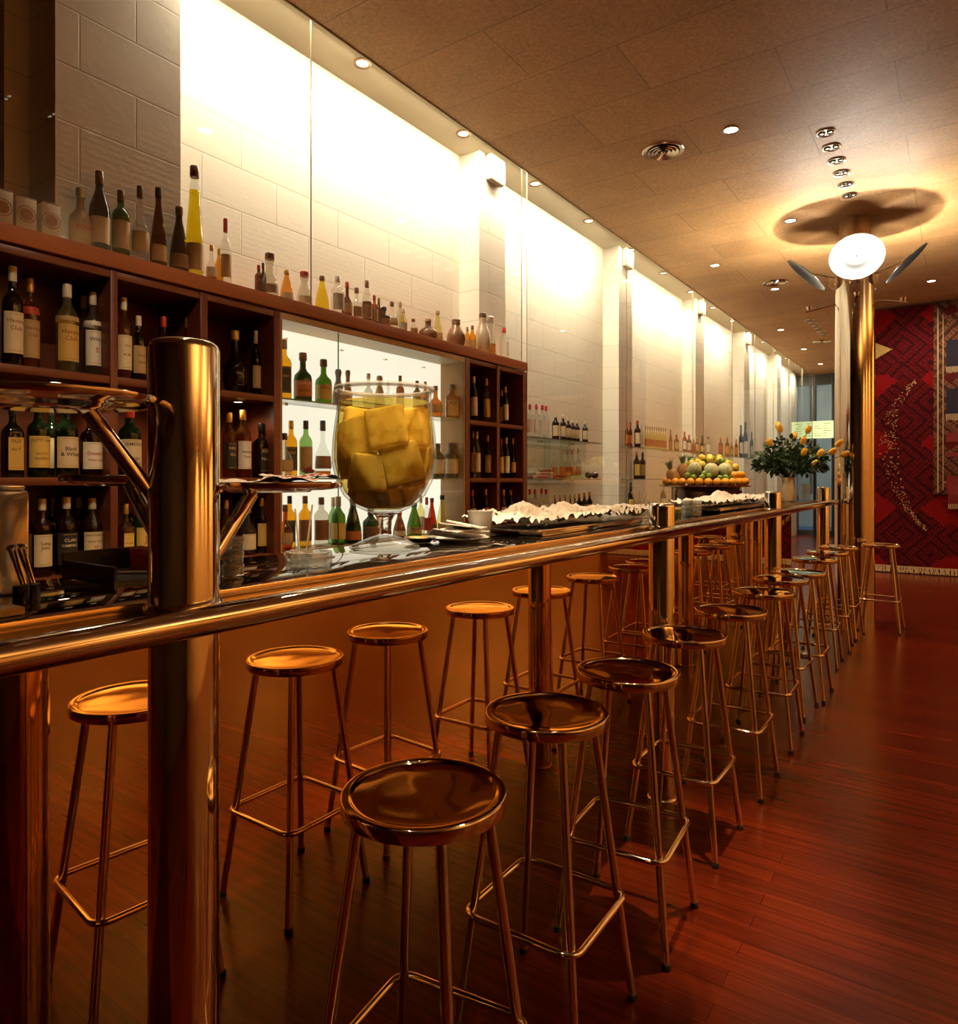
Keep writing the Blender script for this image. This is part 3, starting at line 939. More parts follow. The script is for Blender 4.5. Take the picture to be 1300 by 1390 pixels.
m = MB(); m.box(X(XNB) + .0105, .0125, SH[0] - .03, -.014, H - .0165, SH[0]); m.obj('base_panel', CREAML, n)
m = MB(); m.box(X(XNB) - .12, 0, .02, -.006, H, SH[0] - .0305); m.obj('cupboard', WOODC, n)
for z in SH[1:]:
    m = MB()
    fs = m.box(X(XNB) + .012, .0125, z - .008, -.016, H - .0165, z)
    for f in fs:
        f.normal_update()
        if abs(f.normal.z) < .5: f.material_index = 1
    m.obj('glass_shelf', [SHELFG, EDGE], n)
for z in (SH[1], SH[2], 2.055):
    for q in (.12, .38, .62, .86):
        y = q * H
        m = MB(); m.box(X(XNB) + .0105, y - .01, z - .016, X(XNB) + .03, y + .01, z - .0085)
        m.obj('bracket', BRUSH, n)
yg = Yc(460) - YN0
for i, (a, b) in enumerate(((.004, yg), (yg + .004, H - .004))):
    m = MB()
    fs = m.box(-.0105, a, SH[0] - .02, -.0045, b, 2.088)
    for f in fs:
        f.normal_update()
        if abs(f.normal.y) > .5: f.material_index = 1
    m.obj('glass_door', [DOORG, EDGE], n)

# ------------------------------------------------------------------ bottles
GL = {  # tint of the glass, body colour of what light it scatters
    'clear': ((.93, .94, .92), .03, (.6, .6, .55)),
    'frosted': ((.86, .84, .76), .18, (.7, .66, .55)),
    'amber': ((.62, .27, .035), .06, (.45, .16, .02)),
    'gold': ((.86, .55, .08), .06, (.6, .36, .06)),
    'yellow': ((.95, .84, .10), .10, (.8, .62, .02)),
    'pale yellow': ((.90, .86, .52), .08, (.6, .5, .2)),
    'brown': ((.34, .15, .06), .10, (.14, .05, .02)),
    'dark brown': ((.12, .05, .025), .12, (.06, .022, .012)),
    'green': ((.20, .33, .05), .10, (.10, .25, .05)),
    'pale green': ((.46, .64, .32), .08, (.2, .4, .15)),
    'dark green': ((.06, .12, .03), .12, (.03, .08, .025)),
    'black': ((.02, .016, .014), .25, (.015, .012, .011)),
    'red': ((.55, .10, .05), .10, (.4, .04, .02)),
    'grey stoneware': ((.0, .0, .0), 1.0, (.20, .15, .12)),
    'brown stoneware': ((.0, .0, .0), 1.0, (.22, .10, .045)),
    'tan stoneware': ((.0, .0, .0), 1.0, (.42, .30, .19)),
}
def glm(k):
    c, d, dc = GL[k]
    if d == 1.0:
        return plain('glaze_' + k.replace(' ', '_'), dc, .25, var=.3, scale=20)
    return tinted('bottle_' + k.replace(' ', '_'), c, .05, .05, d, dc, wob=.05)
CAPC = {'white': (.74, .68, .56), 'cream': (.66, .55, .36), 'gold': (.70, .42, .08), 'red': (.50, .035, .02), 'black': (.016, .013, .012), 'brown': (.16, .07, .03), 'cork': (.42, .26, .12), 'silver': (.65, .62, .56), 'orange': (.65, .16, .03)}
def capm(k): return plain('cap_' + k, CAPC[k], .35, .6 if k in ('gold', 'silver') else 0, var=.08)
LABC = {'cream': (.70, .58, .36), 'white': (.78, .72, .60), 'tan': (.48, .32, .15), 'gold': (.62, .40, .10), 'black': (.018, .015, .013), 'yellow': (.72, .50, .12), 'green': (.05, .14, .05), 'red': (.42, .04, .02), 'brown': (.22, .10, .04), 'grey': (.36, .33, .28), 'orange': (.62, .20, .04)}
def labm(k): return plain('label_' + k, LABC[k], .55, var=.10, scale=30)
INK = {'dark': plain('ink_dark', (.03, .02, .015), .6, var=.05), 'red': plain('ink_red', (.45, .03, .02), .6, var=.05), 'gold': plain('ink_gold', (.65, .42, .12), .4, var=.05), 'cream': plain('ink_cream', (.74, .64, .44), .6, var=.05), 'brown': plain('ink_brown', (.25, .09, .03), .6, var=.05)}

KP = {
    'std': ([(0, 0), (.9, 0), (1, .02), (1, .60), (.97, .645), (.82, .69), (.54, .73), (.42, .76), (.39, .80), (.37, .90)], .38, .85, (.13, .54)),
    'tall': ([(0, 0), (.9, 0), (1, .015), (1, .48), (.93, .56), (.68, .66), (.44, .75), (.37, .82), (.36, .93)], .37, .84, (.10, .42)),
    'wine': ([(0, 0), (.9, 0), (1, .015), (1, .54), (.92, .62), (.55, .70), (.36, .76), (.33, .93)], .36, .80, (.12, .46)),
    'round': ([(0, 0), (.55, 0), (.80, .05), (.98, .18), (1, .30), (.93, .42), (.66, .53), (.38, .60), (.30, .66), (.28, .88)], .31, .85, (.14, .40)),
    'jug': ([(0, 0), (.72, 0), (.80, .02), (1, .28), (.96, .44), (.74, .60), (.50, .72), (.42, .80), (.48, .86), (.42, .90)], .42, .87, None),
    'cone': ([(0, 0), (1, 0), (1, .03), (.98, .28), (.84, .46), (.60, .70), (.46, .86), (.42, .93)], .46, .90, (.06, .30)),
    'drop': ([(0, 0), (.85, 0), (.96, .02), (1, .14), (.92, .34), (.62, .60), (.36, .78), (.32, .90)], .36, .88, (.08, .28)),
    'square': ([(0, 0), (.92, 0), (.97, .02), (.97, .60), (.90, .66), (.55, .71), (.40, .74), (.34, .78), (.34, .90)], .38, .84, (.10, .54)),
    'squat': ([(0, 0), (.92, 0), (1, .03), (1, .46), (.92, .54), (.5, .62), (.34, .68), (.32, .88)], .40, .84, (.10, .42)),
    'pinch': ([(0, 0), (.7, 0), (.92, .05), (1, .22), (.88, .40), (.52, .52), (.30, .62), (.26, .70), (.27, .88)], .30, .82, (.16, .38)),
    'bell': ([(0, 0), (.95, 0), (1, .03), (.94, .30), (.66, .52), (.44, .62), (.40, .70), (.52, .80), (.56, .84), (.40, .90)], .50, .86, (.08, .28)),
}
SQ = {'square'}
def sqmod(rzf, zcut, e=7.0):
    def f(a, r, z):
        k = 1.0 / ((abs(math.cos(a - rzf)) ** e + abs(math.sin(a - rzf)) ** e) ** (1 / e))
        w = 1.0 if z < zcut else max(0.0, 1 - (z - zcut) / (zcut * .14))
        return 1 + (k - 1) * w
    return f

BOT = []     # (shelf phrase, y, creator)
def bottle(u, vt, kind, glass, cap, lab=None, w=24, X=-2.84, zs=0, where='', text=None, liquid=None, turn=0.0, band=None, small=False, cat='bottle', name=None, note=None, vb=None):
    y, D = yx(u, X)
    if vb is not None: zs = zv(vb, D)
    h = zv(vt, D) - zs
    r = w * D / FPX / 2 / math.hypot(1, (u - 650) / FPX) 
    BOT.append(dict(u=u, X=X, y=y, zs=zs, h=h, r=r, kind=kind, glass=glass, cap=cap, lab=lab, where=where, text=text, liquid=liquid, turn=turn, band=band, small=small, cat=cat, name=name, note=note))

KNAME = {'std': 'liquor_bottle', 'tall': 'liquor_bottle', 'wine': 'wine_bottle', 'round': 'decanter_bottle', 'jug': 'stoneware_jug', 'cone': 'liqueur_bottle', 'drop': 'liqueur_bottle', 'square': 'whisky_bottle', 'squat': 'liquor_bottle', 'pinch': 'decanter_bottle', 'bell': 'liqueur_bottle'}
KWORD = {'round': 'round', 'jug': 'rounded', 'cone': 'tapering', 'square': 'square', 'squat': 'squat', 'pinch': 'pinched', 'drop': 'drop-shaped', 'bell': 'bell-shaped', 'wine': 'slim', 'tall': 'tall', 'std': 'straight'}

def make_bottle(b, order):
    prof, capr, capz, lr = KP[b['kind']]
    h, r = b['h'], b['r']
    parts = [b['glass'] + ' ' + KWORD[b['kind']] + ' bottle' if b['cat'] == 'bottle' else b['glass'] + ' jug']
    tail = '%s %s' % (ORD[order], b['where'])
    l1 = parts[0] + (', %s cap' % b['cap'] if b['cap'] else '') + (', %s label' % b['lab'] if b['lab'] else '') + ', ' + tail
    if len(l1.replace('-', ' ').split()) > 16:
        l1 = parts[0] + (', %s cap' % b['cap'] if b['cap'] else '') + ', ' + tail
    if len(l1.replace('-', ' ').split()) > 16:
        l1 = parts[0] + ', ' + tail
    face = b['turn']
    nm = b['name'] or KNAME[b['kind']]
    seg = 14 if b['small'] else 28
    P = [(pr * r, pz * h) for pr, pz in prof]
    P.append((0, P[-1][1]))
    mod = sqmod(face, .62 * h) if b['kind'] in SQ else None
    cz = capz * h
    capP = [(0, cz - .0005), (capr * r * 1.04, cz), (capr * r * 1.10, cz + .002), (capr * r * 1.08, h - .003), (capr * r * .96, h), (0, h)]
    if b['small']:
        m = MB()
        m.lathe(P, seg, mi=0, mod=mod)
        m.lathe(capP, seg, mi=1)
        mats = [glm(b['glass']), capm(b['cap'] or 'black')]
        if b['lab'] and lr:
            rl = r * 1.012
            z0, z1 = lr[0] * h, lr[1] * h
            N = 8
            pv = [[m.bm.verts.new((rl * math.cos(face - 1.2 + 2.4 * i / N), rl * math.sin(face - 1.2 + 2.4 * i / N), z)) for z in (z0, z1)] for i in range(N + 1)]
            for i in range(N):
                f = m.bm.faces.new((pv[i][0], pv[i + 1][0], pv[i + 1][1], pv[i][1])); f.material_index = 2
            mats.append(labm(b['lab']))
        o = m.obj(nm, mats, None, (b['X'], b['y'], b['zs']))
        tag(o, l1, b['cat'], 'bottles ' + b['grp'])
        return
    t = thing(nm, l1, b['cat'], (b['X'], b['y'], b['zs']), group='bottles ' + b['grp'])
    m = MB(); m.lathe(P, seg, mod=mod); m.obj('glass_body' if 'stoneware' not in b['glass'] else 'body', glm(b['glass']), t)
    if b['cap']:
        m = MB(); m.lathe(capP, 20); m.obj('bottle_cap', capm(b['cap']), t)
    if b['liquid']:
        lc, lev = b['liquid']
        LP = [(max(0, pr * r - .0015), max(pz * h, .004)) for pr, pz in prof if pz <= lev]
        LP.append((LP[-1][0], lev * h)); LP.append((0, lev * h))
        m = MB(); m.lathe(LP, seg, mod=mod); m.obj('liquid', glm(lc), t)
    if b['band']:
        bc, bz0, bz1 = b['band']
        def rad(zf):
            for (r0, z0), (r1, z1) in zip(prof, prof[1:]):
                if z0 <= zf <= z1 and z1 > z0:
                    return r0 + (r1 - r0) * (zf - z0) / (z1 - z0)
            return prof[-1][0]
        m = MB(); m.lathe([(rad(bz0 + (bz1 - bz0) * i / 4) * r * 1.02 + .0003, (bz0 + (bz1 - bz0) * i / 4) * h) for i in range(5)], 24, mod=mod)
        m.obj('neck_band', labm(bc), t)
    if b['lab'] and lr:
        z0, z1 = lr[0] * h, lr[1] * h
        m = MB()
        if b['kind'] in SQ:
            hw = r * .80; d = r * .985
            def pt(x, z): 
                return (d * math.cos(face) - x * math.sin(face), d * math.sin(face) + x * math.cos(face), z)
            m.quad(pt(-hw, z0), pt(hw, z0), pt(hw, z1), pt(-hw, z1))
        else:
            def rad(zf):
                for (r0, za), (r1, zb) in zip(prof, prof[1:]):
                    if za <= zf <= zb and zb > za:
                        return r0 + (r1 - r0) * (zf - za) / (zb - za)
                return 1.0
            N = 18; sp = 1.25
            cols = []
            for i in range(N + 1):
                a = face - sp + 2 * sp * i / N
                cols.append([m.bm.verts.new(((rad(z / h) * r + .0007) * math.cos(a), (rad(z / h) * r + .0007) * math.sin(a), z)) for z in [z0 + (z1 - z0) * j / 4 for j in range(5)]])
            for i in range(N):
                for j in range(4):
                    m.bm.faces.new((cols[i][j], cols[i + 1][j], cols[i + 1][j + 1], cols[i][j + 1]))
            def pt(x, z):
                rr = rad(z / h) * r + .0013
                a = face + x / rr
                return (rr * math.cos(a), rr * math.sin(a), z)
        lo = m.obj('label', labm(b['lab']), t)
        lines = b['text']
        if lines is None and r * FPX / dep(b['X'], b['y']) > 7:
            # a plain frame line and rule, as printed on most labels
            lines = []
        ink = 'dark' if b['lab'] not in ('black', 'brown', 'green', 'red') else 'gold'
        if b['kind'] in SQ:
            def pt(x, z):
                d2 = r * .99
                return (d2 * math.cos(face) - x * math.sin(face), d2 * math.sin(face) + x * math.cos(face), z)
        m = MB()
        hw = r * .72
        for zz in (z0 + (z1 - z0) * .06, z1 - (z1 - z0) * .06):
            NN = 8
            for i in range(NN):
                x0, x1 = -hw + 2 * hw * i / NN, -hw + 2 * hw * (i + 1) / NN
                m.quad(pt(x0, zz), pt(x1, zz), pt(x1, zz + .0012), pt(x0, zz + .0012))
        m.obj('printed_rule', INK['brown' if ink == 'dark' else 'gold'], lo)
        for (body, zf, size, ik) in (lines or []):
            vs, fs = text_polys(body, size * r)
            m = MB()
            bv = [m.bm.verts.new(pt(x, z0 + (z1 - z0) * zf + y)) for x, y in vs]
            for f in fs:
                try: m.bm.faces.new([bv[k2] for k2 in f])
                except ValueError: pass
            m.obj('lettering', INK[ik], lo)

# ---- dark bays (rows: upper, middle, lower)
U1, U2, U3 = 'on upper shelf of the first bay', 'on upper shelf of the second bay', 'on upper shelf of the third bay'
M1, M2, M3 = 'on middle shelf of the first bay', 'on middle shelf of the second bay', 'on middle shelf of the third bay'
L1, L2, L3 = 'on lower shelf of the first bay', 'on lower shelf of the second bay', 'on lower shelf of the third bay'
HC = [('Havana', .74, .62, 'brown'), ('Club', .56, .62, 'brown')]
bottle(17, 362, 'std', 'dark brown', 'white', 'cream', 30, -2.83, SH[2], U1, HC)
bottle(41, 378, 'std', 'amber', 'gold', 'tan', 26, -2.86, SH[2], U1, HC, band=('red', .60, .68))
bottle(91, 386, 'std', 'pale yellow', 'white', 'gold', 32, -2.83, SH[2], U1, HC, band=('tan', .58, .63))
bottle(114, 402, 'std', 'clear', 'white', None, 24, -2.93, SH[2], U1)
bottle(126, 397, 'std', 'clear', 'white', 'white', 26, -2.85, SH[2], U1, [('White', .70, .62, 'dark'), ('S', .38, .8, 'red')], band=('white', .60, .65))
bottle(168, 404, 'std', 'amber', 'white', 'cream', 22, -2.85, SH[2], U2, [('Old', .66, .5, 'brown'), ('RUM', .40, .5, 'brown')])
bottle(188, 429, 'std', 'dark brown', 'white', 'tan', 20, -2.84, SH[2], U2, [('BLACK', .62, .40, 'dark'), ('STRAP', .36, .40, 'dark')])
bottle(222, 430, 'std', 'brown', 'red', 'tan', 20, -2.86, SH[2], U2)
bottle(256, 431, 'round', 'brown', 'gold', 'tan', 34, -2.86, SH[2], U2)
bottle(319, 449, 'round', 'dark brown', 'gold', None, 34, -2.85, SH[2], U3)
bottle(347, 449, 'wine', 'black', 'cream', 'tan', 14, -2.84, SH[2], U3)
bottle(17, 548, 'square', 'black', 'black', 'gold', 28, -2.83, SH[1], M1, [('OLD', .84, .5, 'dark'), ('No 7', .60, .45, 'dark')])
bottle(52, 545, 'std', 'dark green', 'black', 'yellow', 32, -2.83, SH[1], M1, [('CUTTY SARK', .82, .36, 'dark'), ('SCOTS', .40, .40, 'brown'), ('WHISKY', .24, .40, 'brown')])
bottle(70, 550, 'std', 'dark green', 'black', 'cream', 26, -2.95, SH[1], M1)
bottle(90, 547, 'std', 'dark green', 'black', 'cream', 33, -2.83, SH[1], M1, [('Black', .56, .52, 'dark'), ('& White', .38, .52, 'dark')])
bottle(124, 560, 'std', 'dark brown', 'black', 'white', 31, -2.83, SH[1], M1, [("Dewar's", .52, .50, 'red'), ('White Label', .30, .30, 'red')])
bottle(176, 553, 'std', 'dark green', 'red', 'cream', 32, -2.83, SH[1], M2, [('JAMESON', .78, .42, 'dark'), ('IRISH', .28, .42, 'dark'), ('WHISKEY', .12, .36, 'dark')])
bottle(311, 560, 'std', 'amber', 'gold', 'black', 20, -2.83, SH[1], M3, [('REBEL', .74, .5, 'gold'), ('YELL', .5, .5, 'gold')])
bottle(330, 557, 'std', 'amber', 'gold', 'white', 22, -2.83, SH[1], M3, [('Kentucky', .58, .42, 'dark'), ('Tavern', .40, .42, 'dark')])
bottle(354, 574, 'square', 'dark brown', 'black', 'black', 20, -2.83, SH[1], M3, [('JACK', .82, .5, 'cream'), ('No.7', .5, .6, 'cream')])
bottle(32, 677, 'std', 'brown', 'white', 'tan', 26, -2.93, SH[0], L1)
bottle(57, 677, 'std', 'brown', 'white', 'cream', 28, -2.83, SH[0], L1, [('Long', .68, .52, 'dark'), ('John', .54, .52, 'dark')])
bottle(70, 676, 'std', 'dark brown', 'black', None, 22, -2.96, SH[0], L1)
bottle(90, 675, 'std', 'dark brown', 'white', 'black', 31, -2.83, SH[0], L1, [('CLAN', .72, .46, 'cream'), ('CAMPBELL', .56, .36, 'cream')])
bottle(107, 675, 'std', 'brown', 'cream', None, 22, -2.95, SH[0], L1)
bottle(125, 676, 'std', 'brown', 'cream', 'cream', 29, -2.83, SH[0], L1, [('WHITE & MACKAY', .86, .25, 'dark'), ('Scotch Whisky', .66, .28, 'dark'), ('65', .46, .46, 'red')])
bottle(16, 700, 'std', 'amber', 'white', 'white', 26, -2.84, SH[0], L1)
bottle(171, 684, 'square', 'amber', 'gold', 'yellow', 19, -2.83, SH[0], L2, [('WALKER', .62, .36, 'red'), ('RED', .40, .42, 'red')])
bottle(175, 672, 'std', 'green', 'red', 'yellow', 18, -2.95, SH[0], L2)
bottle(193, 672, 'std', 'green', 'red', 'yellow', 22, -2.84, SH[0], L2, [('J', .50, 1.3, 'red')])
bottle(307, 679, 'std', 'amber', 'gold', 'tan', 16, -2.84, SH[0], L3)
bottle(322, 682, 'std', 'red', 'red', None, 14, -2.95, SH[0], L3)
bottle(336, 686, 'squat', 'clear', 'gold', 'cream', 23, -2.84, SH[0], L3, liquid=('amber', .5))
bottle(355, 676, 'std', 'dark brown', 'gold', 'yellow', 18, -2.84, SH[0], L3)
# ---- lit niche
NU, NM, NL = "on the lit niche's upper shelf", "on the lit niche's middle shelf", "on the lit niche's floor"
XN = -2.845
FT = -.5
def nb(*a, **k):
    k.setdefault('X', XN); k.setdefault('turn', FT)
    bottle(*a, **k)
nb(386, 461, 'square', 'gold', 'black', 'black', 18, zs=SH[2], where=NU, text=[('1863', .6, .5, 'gold')], X=-2.83)
nb(411, 479, 'squat', 'dark green', 'brown', 'orange', 25, zs=SH[2], where=NU, text=[('ORANGE', .75, .4, 'cream'), ('LIQUEUR', .3, .36, 'dark')])
nb(439, 488, 'squat', 'green', 'brown', 'yellow', 23, zs=SH[2], where=NU, text=[('VERDE', .7, .45, 'brown')])
nb(459, 496, 'bell', 'grey stoneware', None, None, 17, zs=SH[2], where=NU, cat='jug', name='stoneware_flask', X=-2.86)
nb(472, 497, 'bell', 'brown stoneware', None, None, 13, zs=SH[2], where=NU, cat='jug', name='stoneware_flask', X=-2.87)
nb(500, 507, 'round', 'frosted', 'white', None, 16, zs=SH[2], where=NU)
nb(515, 505, 'bell', 'tan stoneware', None, None, 16, zs=SH[2], where=NU, cat='jug', name='stoneware_flask')
nb(527, 517, 'round', 'clear', 'gold', None, 13, zs=SH[2], where=NU, X=-2.87)
nb(543, 510, 'std', 'brown', 'black', 'red', 11, zs=SH[2], where=NU)
nb(566, 517, 'std', 'dark brown', 'black', 'gold', 12, zs=SH[2], where=NU)
nb(577, 518, 'std', 'amber', 'cream', 'white', 10, zs=SH[2], where=NU)
nb(591, 524, 'round', 'amber', 'brown', 'tan', 20, zs=SH[2], where=NU)
nb(613, 522, 'square', 'amber', 'black', 'gold', 19, zs=SH[2], where=NU, text=[('XO', .7, .7, 'dark')], turn=-.75)
nb(386, 588, 'round', 'frosted', 'black', 'tan', 24, zs=SH[1], where=NM, X=-2.81)
nb(395, 571, 'std', 'gold', 'gold', 'black', 17, zs=SH[1], where=NM, X=-2.88, text=[('OLD', .7, .6, 'gold')])
nb(415, 571, 'std', 'pale green', 'black', 'tan', 18, zs=SH[1], where=NM, X=-2.85)
nb(438, 571, 'pinch', 'clear', 'black', 'brown', 24, zs=SH[1], where=NM, X=-2.86, liquid=('amber', .12))
nb(586, 592, 'std', 'gold', 'cream', 'cream', 12, zs=SH[1], where=NM, X=-2.88)
nb(594, 602, 'std', 'dark green', 'black', 'cream', 18, zs=SH[1], where=NM)
nb(612, 601, 'std', 'dark green', 'black', 'cream', 20, zs=SH[1], where=NM)
nb(387, 685, 'round', 'amber', 'brown', 'tan', 22, zs=SH[0], where=NL, X=-2.80)
nb(393, 673, 'std', 'gold', 'black', 'black', 16, zs=SH[0], where=NL, X=-2.88)
nb(414, 673, 'std', 'gold', 'brown', 'brown', 18, zs=SH[0], where=NL, X=-2.87)
nb(436, 675, 'std', 'frosted', 'brown', 'brown', 20, zs=SH[0], where=NL, X=-2.85)
nb(452, 675, 'wine', 'pale green', 'cream', 'tan', 14, zs=SH[0], where=NL, X=-2.90)
nb(459, 674, 'wine', 'green', 'cork', 'yellow', 20, zs=SH[0], where=NL, X=-2.84)
nb(479, 676, 'drop', 'dark green', 'black', 'orange', 24, zs=SH[0], where=NL, X=-2.83)
nb(477, 690, 'drop', 'green', 'gold', None, 20, zs=SH[0], where=NL, X=-2.91)
nb(503, 690, 'wine', 'dark green', 'black', 'brown', 22, zs=SH[0], where=NL)
nb(542, 694, 'drop', 'brown', 'red', 'cream', 18, zs=SH[0], where=NL)
nb(562, 682, 'drop', 'green', 'black', 'tan', 21, zs=SH[0], where=NL, text=[('BRANDY', .6, .4, 'dark')])
nb(571, 672, 'wine', 'pale yellow', 'cream', 'white', 11, zs=SH[0], where=NL, X=-2.91)
nb(579, 675, 'wine', 'clear', 'red', 'red', 11, zs=SH[0], where=NL, X=-2.86)
nb(586, 676, 'drop', 'red', 'brown', 'brown', 14, zs=SH[0], where=NL, X=-2.90)
nb(600, 672, 'drop', 'pale yellow', 'black', 'tan', 16, zs=SH[0], where=NL)
# ---- far bays
U4, U5, M4_, M5, L4, L5 = ['on %s shelf of the %s bay' % (a, b) for a in ('upper', 'middle', 'lower') for b in ('fourth', 'fifth')]
for a in ((643, 511, 'std', 'dark green', 'white', 'white', 10, U4, SH[2]), (650, 515, 'std', 'dark green', 'gold', 'white', 8, U4, SH[2]), (660, 514, 'std', 'pale yellow', 'gold', 'yellow', 11, U4, SH[2]),
          (681, 530, 'std', 'black', 'gold', 'yellow', 7, U5, SH[2]), (686, 525, 'std', 'black', 'cream', 'white', 8, U5, SH[2]),
          (642, 585, 'std', 'green', 'white', 'cream', 8, M4_, SH[1]), (647, 586, 'std', 'pale yellow', 'cream', 'cream', 10, M4_, SH[1]), (653, 589, 'std', 'amber', 'gold', 'orange', 7, M4_, SH[1]), (662, 591, 'std', 'dark green', 'gold', 'cream', 10, M4_, SH[1]),
          (680, 596, 'std', 'amber', 'red', 'yellow', 7, M5, SH[1]), (687, 594, 'std', 'black', 'cream', 'white', 9, M5, SH[1]), (696, 595, 'round', 'black', 'gold', 'gold', 8, M5, SH[1]),
          (641, 665, 'std', 'amber', 'orange', 'cream', 9, L4, SH[0]), (650, 667, 'round', 'dark brown', 'cream', 'white', 9, L4, SH[0]), (659, 664, 'std', 'brown', 'gold', 'red', 10, L4, SH[0]),
          (683, 665, 'std', 'amber', 'gold', 'cream', 9, L5, SH[0]), (693, 665, 'std', 'dark brown', 'cream', 'red', 9, L5, SH[0])):
    xx = -2.83 if a[0] not in (650, 653, 681, 642) else -2.93
    bottle(a[0], a[1], a[2], a[3], a[4], a[5], a[6], xx, a[8], a[7], turn=-.6)
# ---- on top of the cabinet, behind the glass
TP = 'on top of the cabinet'
XT = -2.822
def tb(*a, **k):
    k.setdefault('X', XT); k.setdefault('turn', -.2); k['zs'] = Z_CABTOP + .0005; k['where'] = TP
    bottle(*a, **k)
tb(135, 233, 'tall', 'dark brown', 'brown', 'tan', 30, X=-2.818)
tb(164, 259, 'std', 'green', 'brown', 'tan', 25)
tb(190, 253, 'round', 'clear', 'brown', 'tan', 27)
tb(215, 255, 'drop', 'brown', 'black', 'tan', 24)
tb(243, 281, 'drop', 'dark brown', 'brown', 'brown', 27)
tb(264, 226, 'cone', 'clear', 'brown', 'tan', 26, liquid=('yellow', .78))
tb(287, 333, 'round', 'clear', 'gold', 'white', 16, liquid=('amber', .4))
tb(297, 338, 'tall', 'gold', 'gold', None, 12, X=-2.85)
tb(306, 297, 'wine', 'clear', 'red', 'tan', 16)
tb(351, 360, 'std', 'brown', 'red', None, 11)
tb(357, 357, 'std', 'dark brown', 'black', None, 9, X=-2.85)
tb(366, 344, 'bell', 'frosted', 'brown', 'brown', 24, X=-2.818)
tb(389, 367, 'drop', 'gold', 'gold', 'tan', 19)
tb(413, 369, 'bell', 'frosted', 'red', 'tan', 22)
tb(437, 375, 'drop', 'yellow', 'brown', None, 19)
tb(458, 375, 'std', 'clear', 'silver', 'grey', 18)
tb(471, 383, 'round', 'brown', 'red', 'tan', 15)
tb(484, 391, 'squat', 'clear', 'brown', 'brown', 14)
tb(498, 381, 'tall', 'clear', 'brown', 'brown', 14, liquid=('brown', .5))
tb(508, 401, 'std', 'amber', 'red', 'tan', 10)
tb(514, 405, 'std', 'brown', 'brown', None, 9, X=-2.85)
tb(521, 417, 'squat', 'dark brown', 'black', 'brown', 18)
tb(532, 410, 'round', 'clear', 'brown', 'tan', 17)
tb(543, 410, 'tall', 'frosted', 'cork', None, 11, X=-2.85)
tb(547, 419, 'tall', 'pale yellow', 'cream', 'grey', 11)
tb(561, 433, 'squat', 'clear', 'brown', 'brown', 12)
tb(581, 433, 'round', 'brown', 'cork', 'brown', 26, X=-2.83)
tb(594, 422, 'drop', 'pale yellow', 'cork', 'gold', 14)
tb(619, 434, 'jug', 'brown stoneware', 'brown', None, 26, cat='jug', X=-2.825)
tb(634, 444, 'tall', 'gold', 'cork', 'cream', 9)
tb(641, 442, 'tall', 'gold', 'brown', 'gold', 10)
tb(655, 425, 'jug', 'tan stoneware', 'brown', None, 22, cat='jug', X=-2.83)
tb(665, 430, 'bell', 'clear', 'silver', None, 17, liquid=('gold', .3))
tb(684, 445, 'std', 'clear', 'red', 'white', 13)
BOT = [b for b in BOT if b]

# cartons and a big white-labelled flagon at the near end of the cabinet top
for i, (u0, u1, v) in enumerate(((-12, 18, 262), (22, 50, 273), (57, 82, 281))):
    y0, D0 = yx(u0, -2.78); y1, D1 = yx(u1, -2.78)
    t = thing('bottle_carton', 'tan printed bottle carton on the cabinet top, %s from the near end' % ORD[i + 1], 'carton', (-2.835, (y0 + y1) / 2, Z_CABTOP + .0005), group='cartons on the cabinet top')
    hh = zv(v, D1) - Z_CABTOP
    m = MB(); m.box(-.05, -(y1 - y0) / 2, 0, .055, (y1 - y0) / 2, hh, bev=.002); m.obj('box', plain('carton_board', (.46, .34, .22), .7, var=.1), t)
    m = MB(); m.lathe([(0, 0), (.022, 0), (.022, .001), (0, .001)], 20, mat=Matrix.Translation((.0555, 0, hh * .5)) @ Matrix.Rotation(PI / 2, 4, 'Y')); m.lathe([(.028, 0), (.031, 0), (.031, .001), (.028, .001)], 20, mat=Matrix.Translation((.0555, 0, hh * .5)) @ Matrix.Rotation(PI / 2, 4, 'Y'))
    m.obj('printed_seal', INK['brown'], t)
    m = MB(); m.box(-.048, -(y1 - y0) / 2 + .001, hh + .0005, .053, (y1 - y0) / 2 - .001, hh + .006, bev=.002); m.obj('lid_flap', plain('carton_lid', (.14, .07, .04), .7), t)
bottle(109, 256, 'squat', 'tan stoneware', 'silver', 'tan', 32, -2.79 - .045, Z_CABTOP + .0005, TP, [('BOLS', .62, .62, 'red')], cat='jug', name='stoneware_flagon', turn=-.1)

# ---- glass shelves beyond the cabinet
YS0, YS1 = 4.69, yx(815, -2.82)[0]
YT0, YT1 = yx(843, -2.82)[0] + .40, 12.0
GS = 'on the %s glass shelf beyond the cabinet'
for (ya, yb, nm_) in ((YS0, YS1, 'beyond the cabinet, before the pier'), (6.83, 9.36, 'past the pier behind the fruit'), (9.365, 12.35, 'behind the flowers')):
    for z, zn in zip((.935, 1.300, 1.640), ('lower', 'middle', 'upper')):
        t = thing('glass_shelf', '%s glass shelf on the white wall %s' % (zn, nm_), 'shelf', (-2.94, ya, z - .008))
        m = MB()
        fs = m.box(-.155 if ya < 6 else .03, 0, 0, .13, yb - ya, .008)
        for f in fs:
            f.normal_update()
            if abs(f.normal.z) < .5: f.material_index = 1
        m.obj('plate', [SHELFG, EDGE], t)
        for q in (.08, .5, .92):
            m = MB(); xo = -.158 if ya < 6 else .03; m.box(xo, q * (yb - ya) - .008, -.012, xo + .05, q * (yb - ya) + .008, -.0005)
            m.obj('bracket', BRUSH, t)
